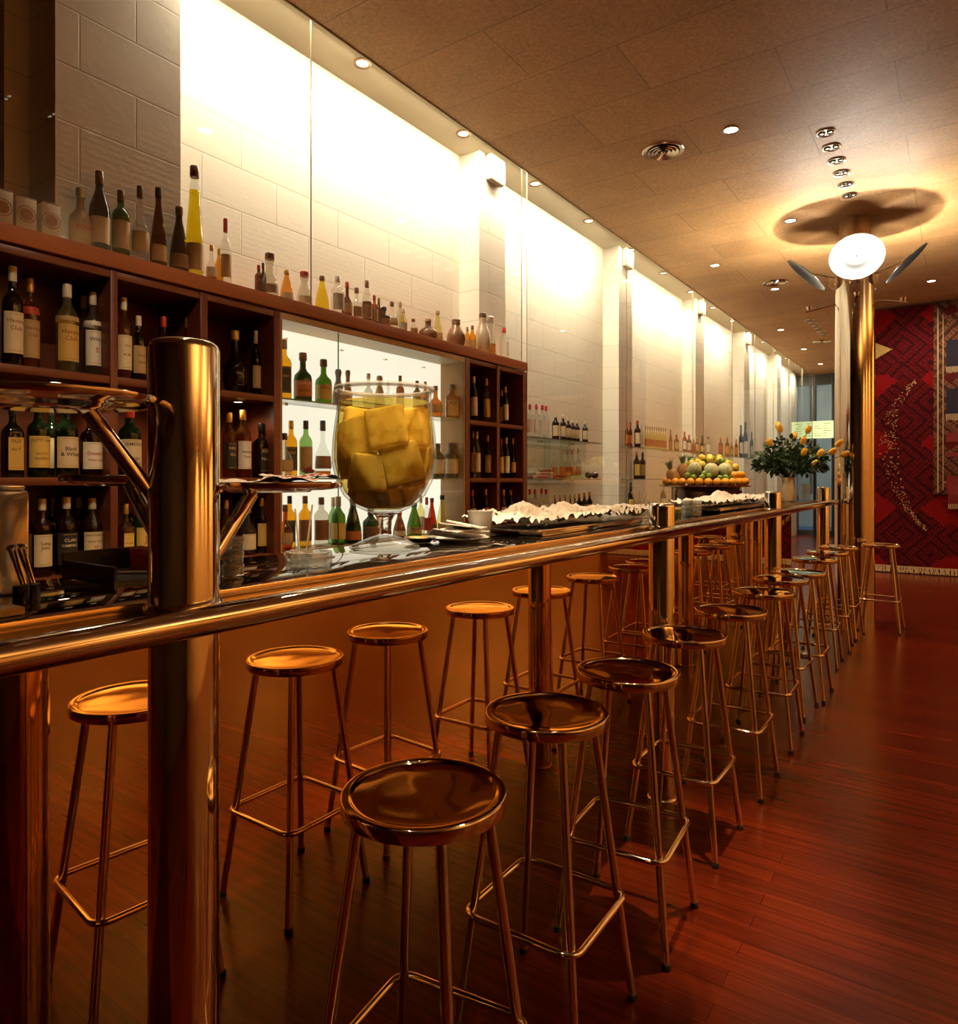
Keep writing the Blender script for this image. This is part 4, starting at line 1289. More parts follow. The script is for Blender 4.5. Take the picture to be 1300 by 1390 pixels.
for i, u in enumerate((745, 772, 793)):
    y, _ = yx(u, -2.84)
    t = thing('glass_divider', 'upright glass divider between the shelves beyond the cabinet, %s from the near end' % ORD[i + 1], 'glass panel', (-2.94, y, 1.3005), group='upright glass dividers')
    m = MB()
    fs = m.box(-.15, -.003, 0, .11, .003, .330)
    for f in fs:
        f.normal_update()
        if abs(f.normal.y) < .5: f.material_index = 1
    m.obj('pane', [SHELFG, EDGE], t)
def gb(u, vt, kind, glass, cap, lab, w, z, shelf, X=-2.88, small=True, **k):
    y, D = yx(u, X)
    bottle(u, vt, kind, glass, cap, lab, w, X, z + .0005, GS % shelf, turn=-.7, small=small, **k)
ZU, ZM, ZL = 1.640, 1.300, .935
for u, vt in ((719, 549), (728, 549), (736, 550), (741, 551)):
    gb(u, vt, 'std', 'clear', 'red', 'white' if u != 741 else None, 9, ZU, 'upper', X=-2.85 if u != 741 else -2.95)
for u, vt in ((754, 562), (764, 563), (771, 567), (777, 570), (783, 571), (794, 572)):
    gb(u, vt, 'std', 'dark brown', 'cream', 'cream', 10 if u < 760 else 8, ZU, 'upper', X=-2.85)
for u, vt in ((752, 612), (763, 610), (770, 611), (777, 610), (785, 609)):
    gb(u, vt, 'squat', 'clear', 'cream', 'orange', 9, ZM, 'middle', X=-2.86)
for u, vt in ((719, 664), (726, 664), (735, 663), (741, 664)):
    gb(u, vt, 'std', 'clear', 'red', 'white', 9, ZL, 'lower', X=-2.85)
for u, vt in ((753, 671), (760, 671), (767, 671), (774, 671), (780, 671)):
    gb(u, vt, 'squat', 'amber', 'cream', 'orange', 7, ZL, 'lower', X=-2.86)
for u, vt in ((786, 670), (793, 669), (800, 668)):
    gb(u, vt, 'std', 'black', 'gold', 'tan', 8, ZL, 'lower', X=-2.85)
for u, vt, k, g, c, l, w in ((846.5, 572, 'wine', 'amber', 'red', 'orange', 5), (851.5, 573, 'wine', 'amber', 'red', 'orange', 5), (861, 571, 'std', 'dark brown', 'red', 'cream', 9), (867, 577, 'std', 'clear', 'silver', 'white', 6)):
    gb(u + 4, vt, k, g, c, l, w, ZU, 'upper', X=-2.85)
for i in range(10):
    gb(876 + i * 3.0, 578 + .35 * i, 'tall', 'pale yellow', 'black', 'red', 3.4, ZU, 'upper', X=-2.85)
for u, vt, k, g, c, l, w in ((910, 583, 'tall', 'amber', 'brown', 'brown', 5), (918, 590, 'std', 'red', 'red', 'tan', 7), (929, 586, 'std', 'red', 'red', 'white', 6), (935, 590, 'std', 'brown', 'red', 'white', 7), (941, 596, 'std', 'red', 'red', 'red', 6), (946, 593, 'std', 'amber', 'gold', 'gold', 5),
                             (953, 591, 'squat', 'dark brown', 'black', 'yellow', 7), (961, 593, 'std', 'clear', 'black', 'white', 7), (978, 594, 'std', 'red', 'red', 'red', 6), (987, 594, 'std', 'amber', 'red', 'orange', 6), (993, 600, 'std', 'amber', 'gold', 'yellow', 5), (999, 596, 'std', 'brown', 'red', 'orange', 5),
                             (1005.5, 577, 'wine', 'black', 'black', 'cream', 6), (1011.5, 573, 'wine', 'black', 'black', 'white', 7), (1020, 586, 'wine', 'dark green', 'black', 'grey', 5)):
    gb(u, vt, k, g, c, l, w, ZU, 'upper', X=-2.85)
for u, vt, k, g, c, l, w in ((862, 613, 'std', 'dark green', 'gold', 'yellow', 9), (870, 614, 'std', 'dark brown', 'black', 'tan', 8)):
    gb(u + 2, vt, k, g, c, l, w, ZM, 'middle', X=-2.85)
for u, vt, k, g, c, l, w in ((854, 655, 'wine', 'black', 'black', 'yellow', 8), (898, 658, 'wine', 'dark green', 'silver', 'white', 8)):
    gb(u + 2, vt, k, g, c, l, w, ZL, 'lower', X=-2.85)

# ---- order along each shelf, then build
GRP = {}
for b in BOT:
    GRP.setdefault(b['where'], []).append(b)
for wh, bs in GRP.items():
    bs.sort(key=lambda b: b['y'])
    for i, b in enumerate(bs):
        b['grp'] = wh
        make_bottle(b, i + 1)

# bowl of cherries in the niche, flat packs beyond the cabinet
y, D = yx(418, -2.80)
t = thing('glass_bowl', 'small glass bowl holding red cherries in the lit niche', 'bowl', (-2.80, y, SH[1] + .0005))
m = MB(); m.lathe([(0, 0), (.022, 0), (.024, .003), (.036, .018), (.044, .040), (.042, .040), (.034, .019), (.022, .005), (0, .004)], 28); m.obj('bowl', CLEAR, t)
CH = plain('cherry_red', (.30, .012, .010), .2, var=.3)
for i in range(14):
    a = i * 2.4; rr = .030 * math.sqrt((i % 9) / 9.0)
    z = SH[1] + .030 + .012 * (i // 9) + (.004 if i % 2 else 0) + rr * .15
    m = MB(); m.sphere((0, 0, 0), .0095, u=10, v=7); m.tube([(0, 0, .008), (.003, .002, .020)], .0008, 5)
    o = m.obj('cherry', CH, None, (-2.80 + rr * math.cos(a), y + rr * math.sin(a), z))
    tag(o, 'red cherry heaped in the glass bowl of the lit niche', 'cherry', 'cherries in the glass bowl')
for i, (u, w, z, hh, c) in enumerate(((729, .34, 0, .030, 'silver'), (731, .30, .031, .025, 'white'), (733, .22, .057, .03, 'silver'), (755, .26, 0, .016, 'red'), (758, .20, .017, .016, 'red'))):
    y, D = yx(u, -2.90)
    t = thing('flat_pack', 'flat %s packet stacked on the middle glass shelf beyond the cabinet, %s of the heap' % (c, ORD[i + 1]), 'packet', (-2.90 - .02 * (i > 2), y, ZM + z + .0005))
    m = MB(); m.box(-.06, -w / 2, 0, .06, w / 2, hh, bev=.004); m.obj('wrapper', capm(c), t)
    m = MB(); m.box(.0602, -w * .3, hh * .3, .0606, w * .3, hh * .7); m.obj('printed_strip', INK['red' if c != 'red' else 'cream'], t)
y, D = yx(803, -2.88)
for i in range(3):
    t = thing('dark_fruit', 'small dark red fruit piled at the far end of the middle glass shelf', 'fruit', (-2.88 + .03 * (i % 2), y + .07 * (i - 1), ZM + .0355), group='dark fruit on the glass shelf')
    m = MB(); m.sphere((0, 0, 0), .035, 1, 1, .95); m.obj('skin', plain('plum_skin', (.08, .01, .012), .25, var=.3), t)
    m = MB(); m.tube([(0, 0, .031), (.004, 0, .045)], .002, 6); m.obj('stem', plain('fruit_stem', (.12, .07, .03), .7), t)
# ------------------------------------------------------------------ things on the bar
ZC = Z_CTR + .0006
def on_counter(u, X):
    return yx(u, X)[0]

# giant snifter with big blocks in yellow liquor
SXY = (-1.335, None)
gy, gD = yx(522, -1.335)
gx = -1.335
t = thing('brandy_snifter', 'giant glass brandy snifter full of yellow liquor on the bar', 'glass goblet', (gx, gy, ZC))
sc = gD / FPX
def hz(v): return max(0.0, zv(v, gD) - ZC)
hT = hz(530); hB = hz(697); hS = hz(724)
RB = .146
bowl = [(.022, hB + .004), (.050, hB + .006), (.085, hB + .022), (.115, hB + .052), (.135, hB + .092), (RB, hB + .140), (RB * 1.003, hB + .175), (RB * .985, hB + .215), (RB * .955, hB + .25), (RB * .92, hB + .285), (RB * .90, hT - .012), (RB * .915, hT - .004), (RB * .925, hT)]
m = MB()
m.lathe([(0, hB + .004)] + bowl + [(RB * .912, hT + .003), (RB * .895, hT - .003), (RB * .885, hT - .014)], 64)
m.obj('bowl', tinted('snifter_glass', (.975, .98, .97), .05, .01), t)
m = MB()
m.tube([(RB * .922 * math.cos(2 * PI * q / 64), RB * .922 * math.sin(2 * PI * q / 64), hT + .002) for q in range(64)], .0065, 10, closed=True)
m.obj('rim', tinted('thick_rim_glass', (.80, .80, .78), .18, .04, .30, (.85, .83, .78)), t)
zl = hz(546)
lq = [(0, hB + .012)] + [(max(0, r - .006), z + .006) for r, z in bowl if hB + .005 < z < zl - .01]
lq += [(lq[-1][0] - .004, zl), (0, zl)]
m = MB(); m.lathe(lq, 64)
m.obj('liquor', tinted('yellow_liquor', (.94, .83, .40), .03, .02, .06, (.55, .40, .06)), t)
m = MB(); m.lathe([(0, hS - .004), (.020, hS - .002), (.0185, hS + .01), (.020, hB - .02), (.028, hB - .004), (.046, hB + .0035), (0, hB + .0035)], 32)
m.obj('stem', glassy('clear_solid_glass', (1, .98, .95), 1.45), t)
m = MB(); m.lathe([(0, 0), (.098, 0), (.100, .003), (.098, .006), (.075, .016), (.045, .028), (.024, hS - .006), (0, hS - .0045)], 48)
m.obj('foot', tinted('goblet_foot', (.93, .92, .89), .10, .02, .05, (.8, .78, .7)), t)
def _block():
    m_, t_, out = nt('yellow_block')
    b = pbsdf(t_, (.80, .62, .16), .45)
    tc = node(t_, 'ShaderNodeTexCoord'); n = node(t_, 'ShaderNodeTexNoise', Scale=30.0, Detail=4.0)
    t_.links.new(tc.outputs['Object'], n.inputs['Vector'])
    cr = node(t_, 'ShaderNodeValToRGB')
    cr.color_ramp.elements[0].position = .33; cr.color_ramp.elements[0].color = (.70, .54, .18, 1)
    cr.color_ramp.elements[1].position = .55; cr.color_ramp.elements[1].color = (.93, .83, .50, 1)
    t_.links.new(n.outputs['Fac'], cr.inputs[0]); t_.links.new(cr.outputs[0], b.inputs['Base Color'])
    b.inputs['Transmission Weight'].default_value = 0
    sb = node(t_, 'ShaderNodeBsdfTranslucent')
    t_.links.new(cr.outputs[0], sb.inputs[0])
    mx = node(t_, 'ShaderNodeMixShader'); mx.inputs[0].default_value = .45
    t_.links.new(b.outputs[0], mx.inputs[1]); t_.links.new(sb.outputs[0], mx.inputs[2])
    t_.links.new(mx.outputs[0], out.inputs[0])
    return m_
BLOCK = _block()
# image-right and towards-viewer directions at the goblet
vx, vy = gx, gy
vl = math.hypot(vx, vy)
fw = Vector((vx / vl, vy / vl, 0)); rt = Vector((fw.y, -fw.x, 0))
IN = [(0.0, hB + .010), (.044, hB + .014)] + [(r - .009, z) for r, z in bowl if z > hB + .02]
def inner(z):
    for (r0, z0), (r1, z1) in zip(IN, IN[1:]):
        if z0 <= z <= z1 and z1 > z0:
            return r0 + (r1 - r0) * (z - z0) / (z1 - z0)
    return IN[0][0] if z < IN[0][1] else IN[-1][0]
blocks = [  # right, towards viewer, height above counter, edge, roll, yaw
    (-.076, .046, .312, .108, 24, 12), (.008, .066, .334, .112, 10, -4), (.092, .030, .340, .104, 3, -24),
    (-.046, .062, .212, .104, -3, 8), (.050, .060, .236, .112, 15, -6), (.108, .006, .232, .096, 6, -28),
    (-.088, -.044, .250, .108, 8, 40), (.004, -.070, .328, .112, 5, 12), (.030, -.055, .215, .112, 10, 30), (.016, .022, .135, .092, 18, 45),
    (-.080, -.050, .352, .09, -8, 20), (.085, -.070, .330, .10, 4, 20), (-.058, .012, .132, .088, -12, 15), (.074, .004, .136, .088, 14, 30)]  # last two added low down to block the niche's backlight
bl = ['upper one by the post side', 'upper middle one facing the viewer', 'upper one on the far-bay side', 'lower front one under the upper pair', 'lower middle one leaning on its corner', 'lower one behind the curve of the glass', 'one pressed to the rear wall', 'one hidden behind the upper middle', 'one at the heart of the heap', 'small one at the bottom', 'small rear one under the surface', 'rear one on the far-bay side', 'low added one by the post side', 'low added one on the far-bay side']
for (r_, f_, z, e, roll, yaw), lab in zip(blocks, bl):
    p = Vector((gx, gy, 0)) + rt * r_ - fw * f_
    e *= .95
    m = MB(); m.box(-e / 2, -e / 2, -e / 2, e / 2, e / 2, e / 2, bev=e * .08, seg=3)
    bmesh.ops.subdivide_edges(m.bm, edges=[q for q in m.bm.edges if q.calc_length() > e * .3], cuts=7, use_grid_fill=True)
    RM = Matrix.Rotation(math.atan2(rt.y, rt.x) + R(yaw), 4, 'Z') @ Matrix.Rotation(R(-roll), 4, 'Y')
    for v_ in m.bm.verts:                      # faces clamped to the bowl to shape in the bend of refraction
        w_ = RM @ v_.co + Vector((p.x - gx, p.y - gy, z))
        w_.z = min(max(w_.z, hB + .016), zl - .004)
        lim = inner(w_.z) - .002
        q = math.hypot(w_.x, w_.y)
        if q > lim:
            w_.x *= lim / q; w_.y *= lim / q
        v_.co = w_ - Vector((p.x - gx, p.y - gy, z))
    o = m.obj('ice_block', BLOCK, None, (p.x, p.y, ZC + z))
    tag(o, 'large yellowish block in the giant snifter, ' + lab, 'ice block', 'ice blocks in the giant snifter')

# glass ashtrays and tumblers
def ashtray(x, y, z, r, h, label, group=None):
    t = thing('glass_ashtray', label, 'ashtray', (x, y, z), group=group)
    def mod(a, rr, zz):
        return 1 + (.03 * math.cos(10 * a) if rr > r * .9 else 0)
    m = MB(); m.lathe([(0, 0), (r * .94, 0), (r * .99, .004), (r, h * .7), (r * .985, h), (r * .86, h), (r * .80, h * .4), (r * .72, h * .26), (0, h * .24)], 60, mod=mod)
    m.obj('dish', CUT, t)
    return t
ay, aD = yx(419, -1.20)
ashtray(-1.20, ay, ZC, .051, .032, 'clear cut-glass ashtray on the polished bar before the giant snifter')
t = thing('stirrer_glass', 'slim clear glass holding two thin pale stirrers behind the ashtray', 'glass', (-1.30, yx(410, -1.30)[0], ZC))
m = MB(); m.lathe([(0, 0), (.016, 0), (.017, .002), (.018, .05), (.0165, .05), (.015, .006), (0, .006)], 24); m.obj('tumbler', CLEAR, t)
for i, (dx, dz) in enumerate(((-.004, .115), (.006, .125))):
    o = None
    m = MB(); m.tube([(0, 0, 0), (dx * 2.2, dx * 1.5, dz)], .0022, 8)
    o = m.obj('stirrer', plain('pale_straw', (.75, .62, .40), .5), None, (-1.30 + dx, yx(410, -1.30)[0] + dx, ZC + .0075))
    tag(o, 'thin pale drinks stirrer standing behind the cut-glass ashtray, ' + ('the shorter' if i == 0 else 'the taller'), 'stirrer', 'drinks stirrers')
ty, tD = yx(316, -1.17)
for i in range(3):
    t = thing('glass_tumbler', 'heavy clear tumbler in the stack beside the near post, %s' % ('lowest', 'middle', 'topmost')[i] if True else '', 'tumbler', (-1.17, ty, ZC + .0272 * i), group='stacked tumblers by the post')
    def modt(a, rr, zz): return 1 + .02 * math.cos(12 * a)
    m = MB(); m.lathe([(0, 0), (.0165, 0), (.0185, .003), (.0205, .022), (.0200, .0266), (.0185, .0266), (.0170, .010), (0, .009)], 36, mod=modt); m.obj('cup', CUT, t)

# dish of paper napkins, small yellow-rimmed bowl, plastic cup
dy, dD = yx(622, -1.27)
t = thing('napkin_dish', 'shallow white dish on the bar holding folded paper napkins', 'dish', (-1.27, dy, ZC))
m = MB(); m.lathe([(0, 0), (.06, 0), (.062, .004), (.090, .012), (.095, .016), (.092, .016), (.062, .007), (0, .005)], 40); m.obj('plate', WHITEC, t)
for i in range(5):
    m = MB()
    a, b_, w = .088, .068, 0
    for lay in range(3):
        z0 = .0012 * lay
        vs = [m.bm.verts.new((x, y, z0 + .0012 * k2 + abs(x) * .04)) for k2 in range(2) for (x, y) in ((-.085, -.055), (.085, -.05), (.06, .055), (-.07, .05))]
        m.bm.faces.new(vs[:4]); m.bm.faces.new(vs[4:][::-1])
        for j in range(4):
            m.bm.faces.new((vs[j], vs[4 + j], vs[4 + (j + 1) % 4], vs[(j + 1) % 4]))
    o = m.obj('paper_napkin', PAPER, None, (-1.27 + .006 * (i % 2), dy + .012 * (i - 2), ZC + .0195 + .0075 * i))
    o.rotation_euler = (R(6 * (i - 2)), R(8 - 5 * (i % 3)), R(90 + 17 * (i - 2)))
    tag(o, 'folded white paper napkin on the shallow dish, %s from the bottom' % ORD[i + 1], 'napkin', 'napkins on the dish')
by, bD = yx(593, -1.13)
by, bD = yx(597, -1.30)
t = thing('metal_dish', 'low brass-coloured dish beside the snifter foot', 'dish', (-1.36, by - .02, ZC))
m = MB(); m.lathe([(0, 0), (.03, 0), (.034, .003), (.05, .016), (.048, .016), (.033, .005), (0, .004)], 32); m.obj('bowl', plain('brass_dish', (.70, .45, .12), .2, .9), t)
cy_, cD = yx(654, -1.27)
t = thing('plastic_cup', 'translucent plastic cup between the napkin dish and the big tray', 'cup', (-1.29, cy_ + .02, ZC))
m = MB(); m.lathe([(0, 0), (.032, 0), (.033, .002), (.043, .088), (.0445, .089), (.043, .090), (.0415, .088), (.0315, .003), (0, .003)], 32); m.obj('shell', tinted('cloudy_plastic', (.72, .70, .66), .05, .2, .35, (.62, .58, .52)), t)

# trays of crumpled lace paper
def paper_heap(w, l, peaks, seed, h):
    m = MB()
    nx_, ny_ = 40, 90
    V = []
    for i in range(nx_ + 1):
        row = []
        for j in range(ny_ + 1):
            x = (i / nx_ - .5) * w; y = (j / ny_ - .5) * l
            ex, ey = abs(x) / (w / 2), abs(y) / (l / 2)
            edge = max(0.0, 1 - max(ex, ey) ** 6)
            n1 = noise.noise((x * 9 + seed, y * 9, 0)); n2 = 1 - 2.2 * abs(noise.noise((x * 22, y * 22 + seed, 3))) + .5 * (1 - 2 * abs(noise.noise((x * 60, y * 60 + seed, 5))))
            z = .006 + .030 * (n1 + .45) * edge + (.010 + .008 * abs(n1)) * 1.6 * n2 + (.014 * (1 - edge) * (1 + noise.noise((x * 50, y * 50, 9))))
            for (px, py, pr, ph) in peaks:
                q = ((x - px) ** 2 + (y - py) ** 2) / (pr * pr)
                z += ph * math.exp(-q)
            x *= 1 + .05 * noise.noise((y * 20, seed, 1)); y *= 1 + .03 * noise.noise((x * 20, seed, 2))
            row.append(m.bm.verts.new((x, y, max(z, .002) )))
        V.append(row)
    rnd = random.Random(seed)
    for i in range(nx_):
        for j in range(ny_):
            lace = (i < 9 or i > nx_ - 10 or j < 9 or j > ny_ - 10)
            if lace and 1 < min(i, nx_ - 1 - i, j, ny_ - 1 - j) < 8 and (i % 3 == 1 and j % 3 == 1) and rnd.random() < .8:
                continue
            m.bm.faces.new((V[i][j], V[i + 1][j], V[i + 1][j + 1], V[i][j + 1]))
    return m
def paper_tray(X, u0, u1, w, label, plabel, seed, peaks, foot=.018):
    y0, _ = yx(u0, X); y1, _ = yx(u1, X)
    yc, l = (y0 + y1) / 2, (y1 - y0)
    t = thing('serving_tray', label, 'tray', (X, yc, ZC))
    m = MB()
    hw, hl = w / 2, l / 2 * .80
    m.box(-hw * .86, -hl, 0, hw * .86, hl, foot, bev=.006)
    m.obj('body', CHROME, t)
    m = MB(); m.box(-hw, -l / 2 * .92, foot + .0004, hw, l / 2 * .92, foot + .006, bev=.0025)
    m.obj('rim_plate', BRUSH, t)
    o = paper_heap(w * 1.04, l, peaks, seed, .06).obj('lace_paper', PAPER, None, (X, yc, ZC + foot + .0066))
    tag(o, plabel, 'lace paper')
paper_tray(-1.27, 672, 852, .27, 'long steel tray on the bar between the plastic cup and the second post', 'crumpled white lace paper heaped on the long steel tray before the second post', 3.7,
           [(-.05, -.30, .07, .050), (.0, -.12, .10, .016), (-.06, .12, .05, .030)])
paper_tray(-1.27, 938, 1037, .27, 'steel tray on the bar between the second post and the flower vase', 'crumpled white lace paper on the steel tray near the flower vase', 8.1,
           [(-.04, -.22, .05, .06), (-.02, .0, .09, .020)])
for i in range(3):
    y, _ = yx(941, -1.16)
    ashtray(-1.17, y, ZC + .0265 * i, .052, .026, 'clear square-cut ashtray in the stack past the second post, %s' % ('lowest', 'middle', 'topmost')[i], 'stacked ashtrays past the second post')
y, _ = yx(926, -1.16)
for i in range(2):
    t = thing('lidded_jar', 'little glass jar with a yellow lid past the second post, %s one' % ('closer', 'farther')[i], 'jar', (-1.17 - .05 * i, y - .06 + .09 * i, ZC), group='jars with yellow lids')
    m = MB(); m.lathe([(0, 0), (.022, 0), (.026, .004), (.026, .028), (.022, .034), (0, .034)], 24); m.obj('jar', tinted('jar_green', (.50, .62, .38), .05, .03, .2, (.3, .35, .15)), t)
    m = MB(); m.lathe([(0, .0345), (.023, .0345), (.024, .036), (.024, .044), (0, .045)], 24); m.obj('lid', plain('yellow_lid', (.70, .50, .08), .4), t)
# ice bucket with tongs behind the second post
y, D = yx(868, -1.36)
t = thing('glass_bucket', 'cut-glass ice bucket with wooden stirrers behind the second post', 'bucket', (-1.37, y, ZC))
def modb(a, rr, zz): return 1 + .015 * math.cos(18 * a)
m = MB(); m.lathe([(0, 0), (.050, 0), (.054, .004), (.062, .075), (.060, .078), (.057, .075), (.049, .006), (0, .006)], 54, mod=modb); m.obj('bucket', CLEAR, t)
for i in range(3):
    m = MB(); m.tube([(0, 0, 0), (.03 - .03 * i, .05 - .035 * i, .12)], .0045, 8)
    o = m.obj('wooden_stirrer', plain('pale_wood', (.55, .38, .18), .6), None, (-1.37, y - .01 + .012 * i, ZC + .0075))
    tag(o, 'pale wooden stirrer leaning out of the cut-glass bucket, %s of three' % ORD[i + 1], 'stirrer', 'stirrers in the bucket')

# ---- flower vase with yellow roses
VX = -1.235
fy, fD = yx(1069, VX)
hv = zv(648, fD) - ZC
t = thing('flower_vase', 'pale cream waisted vase with a bouquet of yellow roses on the bar', 'vase', (VX, fy, ZC))
m = MB(); m.lathe([(0, 0), (.042, 0), (.046, .006), (.058, hv * .28), (.060, hv * .38), (.050, hv * .62), (.045, hv * .78), (.052, hv * .97), (.055, hv), (.050, hv - .002), (.042, hv * .78), (0, hv * .70)], 40)
m.obj('body', plain('cream_ceramic', (.72, .55, .30), .25, var=.12), t)
LEAF = plain('rose_leaf_green', (.022, .052, .016), .45, var=.5, scale=14)
STEM = plain('stem_green', (.06, .12, .03), .5)
ROSE = plain('yellow_petal', (.85, .47, .035), .5, var=.2, scale=20)
ROSEL = plain('pale_yellow_petal', (.85, .66, .14), .5, var=.15, scale=20)
vr = Vector((C, S, 0)); vf = Vector((-S, C, 0))
base = Vector((VX, fy, ZC + hv))
pm = fD / FPX
rnd = random.Random(5)
m = MB()
for i in range(900):
    a = rnd.random() * 2 * PI; el = rnd.random()
    q = math.sqrt(rnd.random())
    dx = q * math.cos(a) * .30; dyy = q * math.sin(a) * .20
    top = .34 * (1 - .60 * q * q)
    z = .02 + rnd.random() * top * 1.0
    if z < .06 and q > .55: z += .05
    p = vr * (dx + .02) + vf * dyy + Vector((0, 0, z))
    ln = rnd.uniform(.04, .075); wd = ln * rnd.uniform(.28, .42)
    d = Vector((dx * 2 + rnd.uniform(-.4, .4), dyy * 2 + rnd.uniform(-.4, .4), rnd.uniform(-.5, .6))).normalized()
    sd = d.cross(Vector((rnd.uniform(-1, 1), rnd.uniform(-1, 1), 1))).normalized()
    nn = sd.cross(d)
    pts = [p, p + d * ln * .3 + sd * wd * .8 + nn * .004, p + d * ln * .65 + sd * wd * .7, p + d * ln, p + d * ln * .65 - sd * wd * .7, p + d * ln * .3 - sd * wd * .8 + nn * .004]
    mid = [p + d * ln * .3 - nn * .006, p + d * ln * .65 - nn * .006]
    b_ = [m.bm.verts.new(x) for x in pts]; c_ = [m.bm.verts.new(x) for x in mid]
    for f in ((0, 1, 'a'), (1, 2, 'ab'), (2, 3, 'b'), (3, 4, 'b'), (4, 5, 'ab'), (5, 0, 'a')):
        i0, i1, kk = f
        if kk == 'ab':
            m.bm.faces.new((b_[i0], b_[i1], c_[1], c_[0]) if i0 == 1 else (b_[i0], b_[i1], c_[0], c_[1]))
        else:
            m.bm.faces.new((b_[i0], b_[i1], c_[0 if kk == 'a' else 1]))
for i in range(26):
    a = rnd.random() * 2 * PI; q = rnd.uniform(.2, .9)
    e_ = vr * (q * math.cos(a) * .34) + vf * (q * math.sin(a) * .2) + Vector((0, 0, .12 + .16 * (1 - q)))
    m.tube([(0, 0, -.06), tuple(e_ * .5 + Vector((0, 0, .03))), tuple(e_)], .003, 5)
o = m.obj('foliage', LEAF, None, tuple(base))
tag(o, 'dense dark green rose leaves spreading from the cream vase', 'foliage', None, 'stuff')
roses = [(1033, 603, 1), (1052, 585, 1), (1062, 581, 0), (1075, 601, 1), (1083, 595, 1), (1094, 586, 1), (1076, 616, 1), (1097, 617, 1), (1113, 615, 1), (1122, 604, 1), (1128, 618, 1), (1088, 630, 2)]
rl = ['lowest on the shelf side', 'high, above the shelf side', 'palest, topmost of the bouquet', 'small, in the middle', 'half open, above the middle', 'high, beside the lit board', 'low in the front middle', 'low, below the lit board', 'lying sideways, towards the column', 'small, just under the lit board', 'touching the tall column edge', 'tiny pale bud deep in the leaves']
for (u, v, kd), lab in zip(roses, rl):
    off = (rnd.uniform(-.12, .10) if v < 600 else rnd.uniform(-.24, -.17)) if kd != 2 else -.2
    D = fD + off
    e_ = vr * ((u - 1069) / FPX * D) + vf * off + Vector((0, 0, zv(v, D) - ZC - hv))
    t = thing('yellow_rose', 'yellow rose in the cream vase, ' + lab, 'flower', tuple(base), group='yellow roses in the vase')
    m = MB()
    dirv = (e_ + Vector((0, 0, .05))).normalized()
    M4 = Matrix.Translation(e_) @ Vector((0, 0, 1)).rotation_difference(dirv).to_matrix().to_4x4()
    s_ = .030 if kd != 2 else .018
    for k2 in range(3):
        def modp(a, r, z, k2=k2): return 1 + .10 * math.cos(3 * a + k2 * 1.1)
        rr = s_ * (1 - .24 * k2)
        m.lathe([(0, -.016), (rr * .50, -.012), (rr * .82, .006), (rr * .80, .026), (rr * .62, .050 + .004 * k2), (rr * .52, .051 + .004 * k2), (rr * .58, .03), (0, .0)], 15, mod=modp, mat=M4)
    m.obj('bloom', ROSEL if kd in (0, 2) else ROSE, t)
    m = MB(); m.tube([(0, 0, -.03), tuple(e_ * .45 + Vector((0, 0, .02))), tuple(e_ - dirv * .012)], .0028, 6); m.obj('stem', STEM, t)

# upright glasses near the end of the bar
for i, y in enumerate((6.70, 6.78, 6.86)):
    t = thing('tall_glass', 'clear tall glass beyond the flower vase, %s from the vase' % ORD[i + 1], 'glass', (-1.13, y, ZC), group='tall glasses at the end of the bar')
    m = MB(); m.lathe([(0, 0), (.028, 0), (.030, .004), (.034, .15), (.032, .15), (.028, .008), (0, .008)], 24); m.obj('cup', CLEAR, t)
for i, y in enumerate((6.70, 6.84)):
    ashtray(-1.27, y, ZC, .055, .035, 'clear glass ashtray at the far end of the bar, %s' % (('nearer the vase', 'nearer the last post')[i]), 'ashtrays at the far end')

# ---- napkins on the low post tray (red-and-white)
for i in range(4):
    a = 2.2 + i * .85
    m = MB()
    n_ = 10
    V = [[m.bm.verts.new(((p - .5) * .10, (q - .5) * .11, .005 * math.sin(p * 5 + i) * math.cos(q * 4) + .007 + .0025 * math.sin(p * 13 + q * 9 + i))) for q in [j / n_ for j in range(n_ + 1)]] for p in [j / n_ for j in range(n_ + 1)]]
    for p in range(n_):
        for q in range(n_):
            f = m.bm.faces.new((V[p][q], V[p + 1][q], V[p + 1][q + 1], V[p][q + 1]))
            f.material_index = 1 if (p + q + i) % 7 == 0 else 0
    o = m.obj('printed_napkin', [PAPER, plain('napkin_red', (.40, .02, .02), .7)], None, (-1.03 + .055 * math.cos(a * 1.6), .825 + .06 * math.sin(a * 1.6), 1.276 + .0085 + .004 * i))
    o.rotation_euler = (0, 0, a)
    tag(o, 'red and white paper napkin spread on the low post tray, %s from the bottom' % ORD[i + 1], 'napkin', 'napkins on the post tray')

# ---- clutter before the near end of the cabinet, on the bar at the frame edge
ky = on_counter(8, -1.33)
t = thing('steel_canister', 'tall brushed steel canister at the near end of the bar', 'canister', (-1.36, yx(2, -1.36)[0], ZC))
m = MB(); m.box(-.055, -.06, 0, .055, .022, .175, bev=.006); m.obj('body', BRUSH, t)
m = MB(); m.box(-.050, -.055, .1755, .050, .017, .184, bev=.003); m.obj('lid', BRUSH, t)
y, _ = yx(135, -1.40)
t = thing('black_box', 'open black napkin box on the bar beside the near post', 'box', (-1.38, y, ZC))
m = MB()
m.box(-.075, -.045, 0, .12, .115, .006); m.box(-.075, -.045, .0062, -.069, .115, .050); m.box(-.069, -.045, .0062, .12, -.039, .034); m.box(-.069, .109, .0062, .12, .115, .050)
m.obj('shell', BLACKP, t)
m = MB(); m.tube([(-.066, -.036, .009), (.10, .09, .009)], .003, 8); m.obj('divider', BRUSH, t)
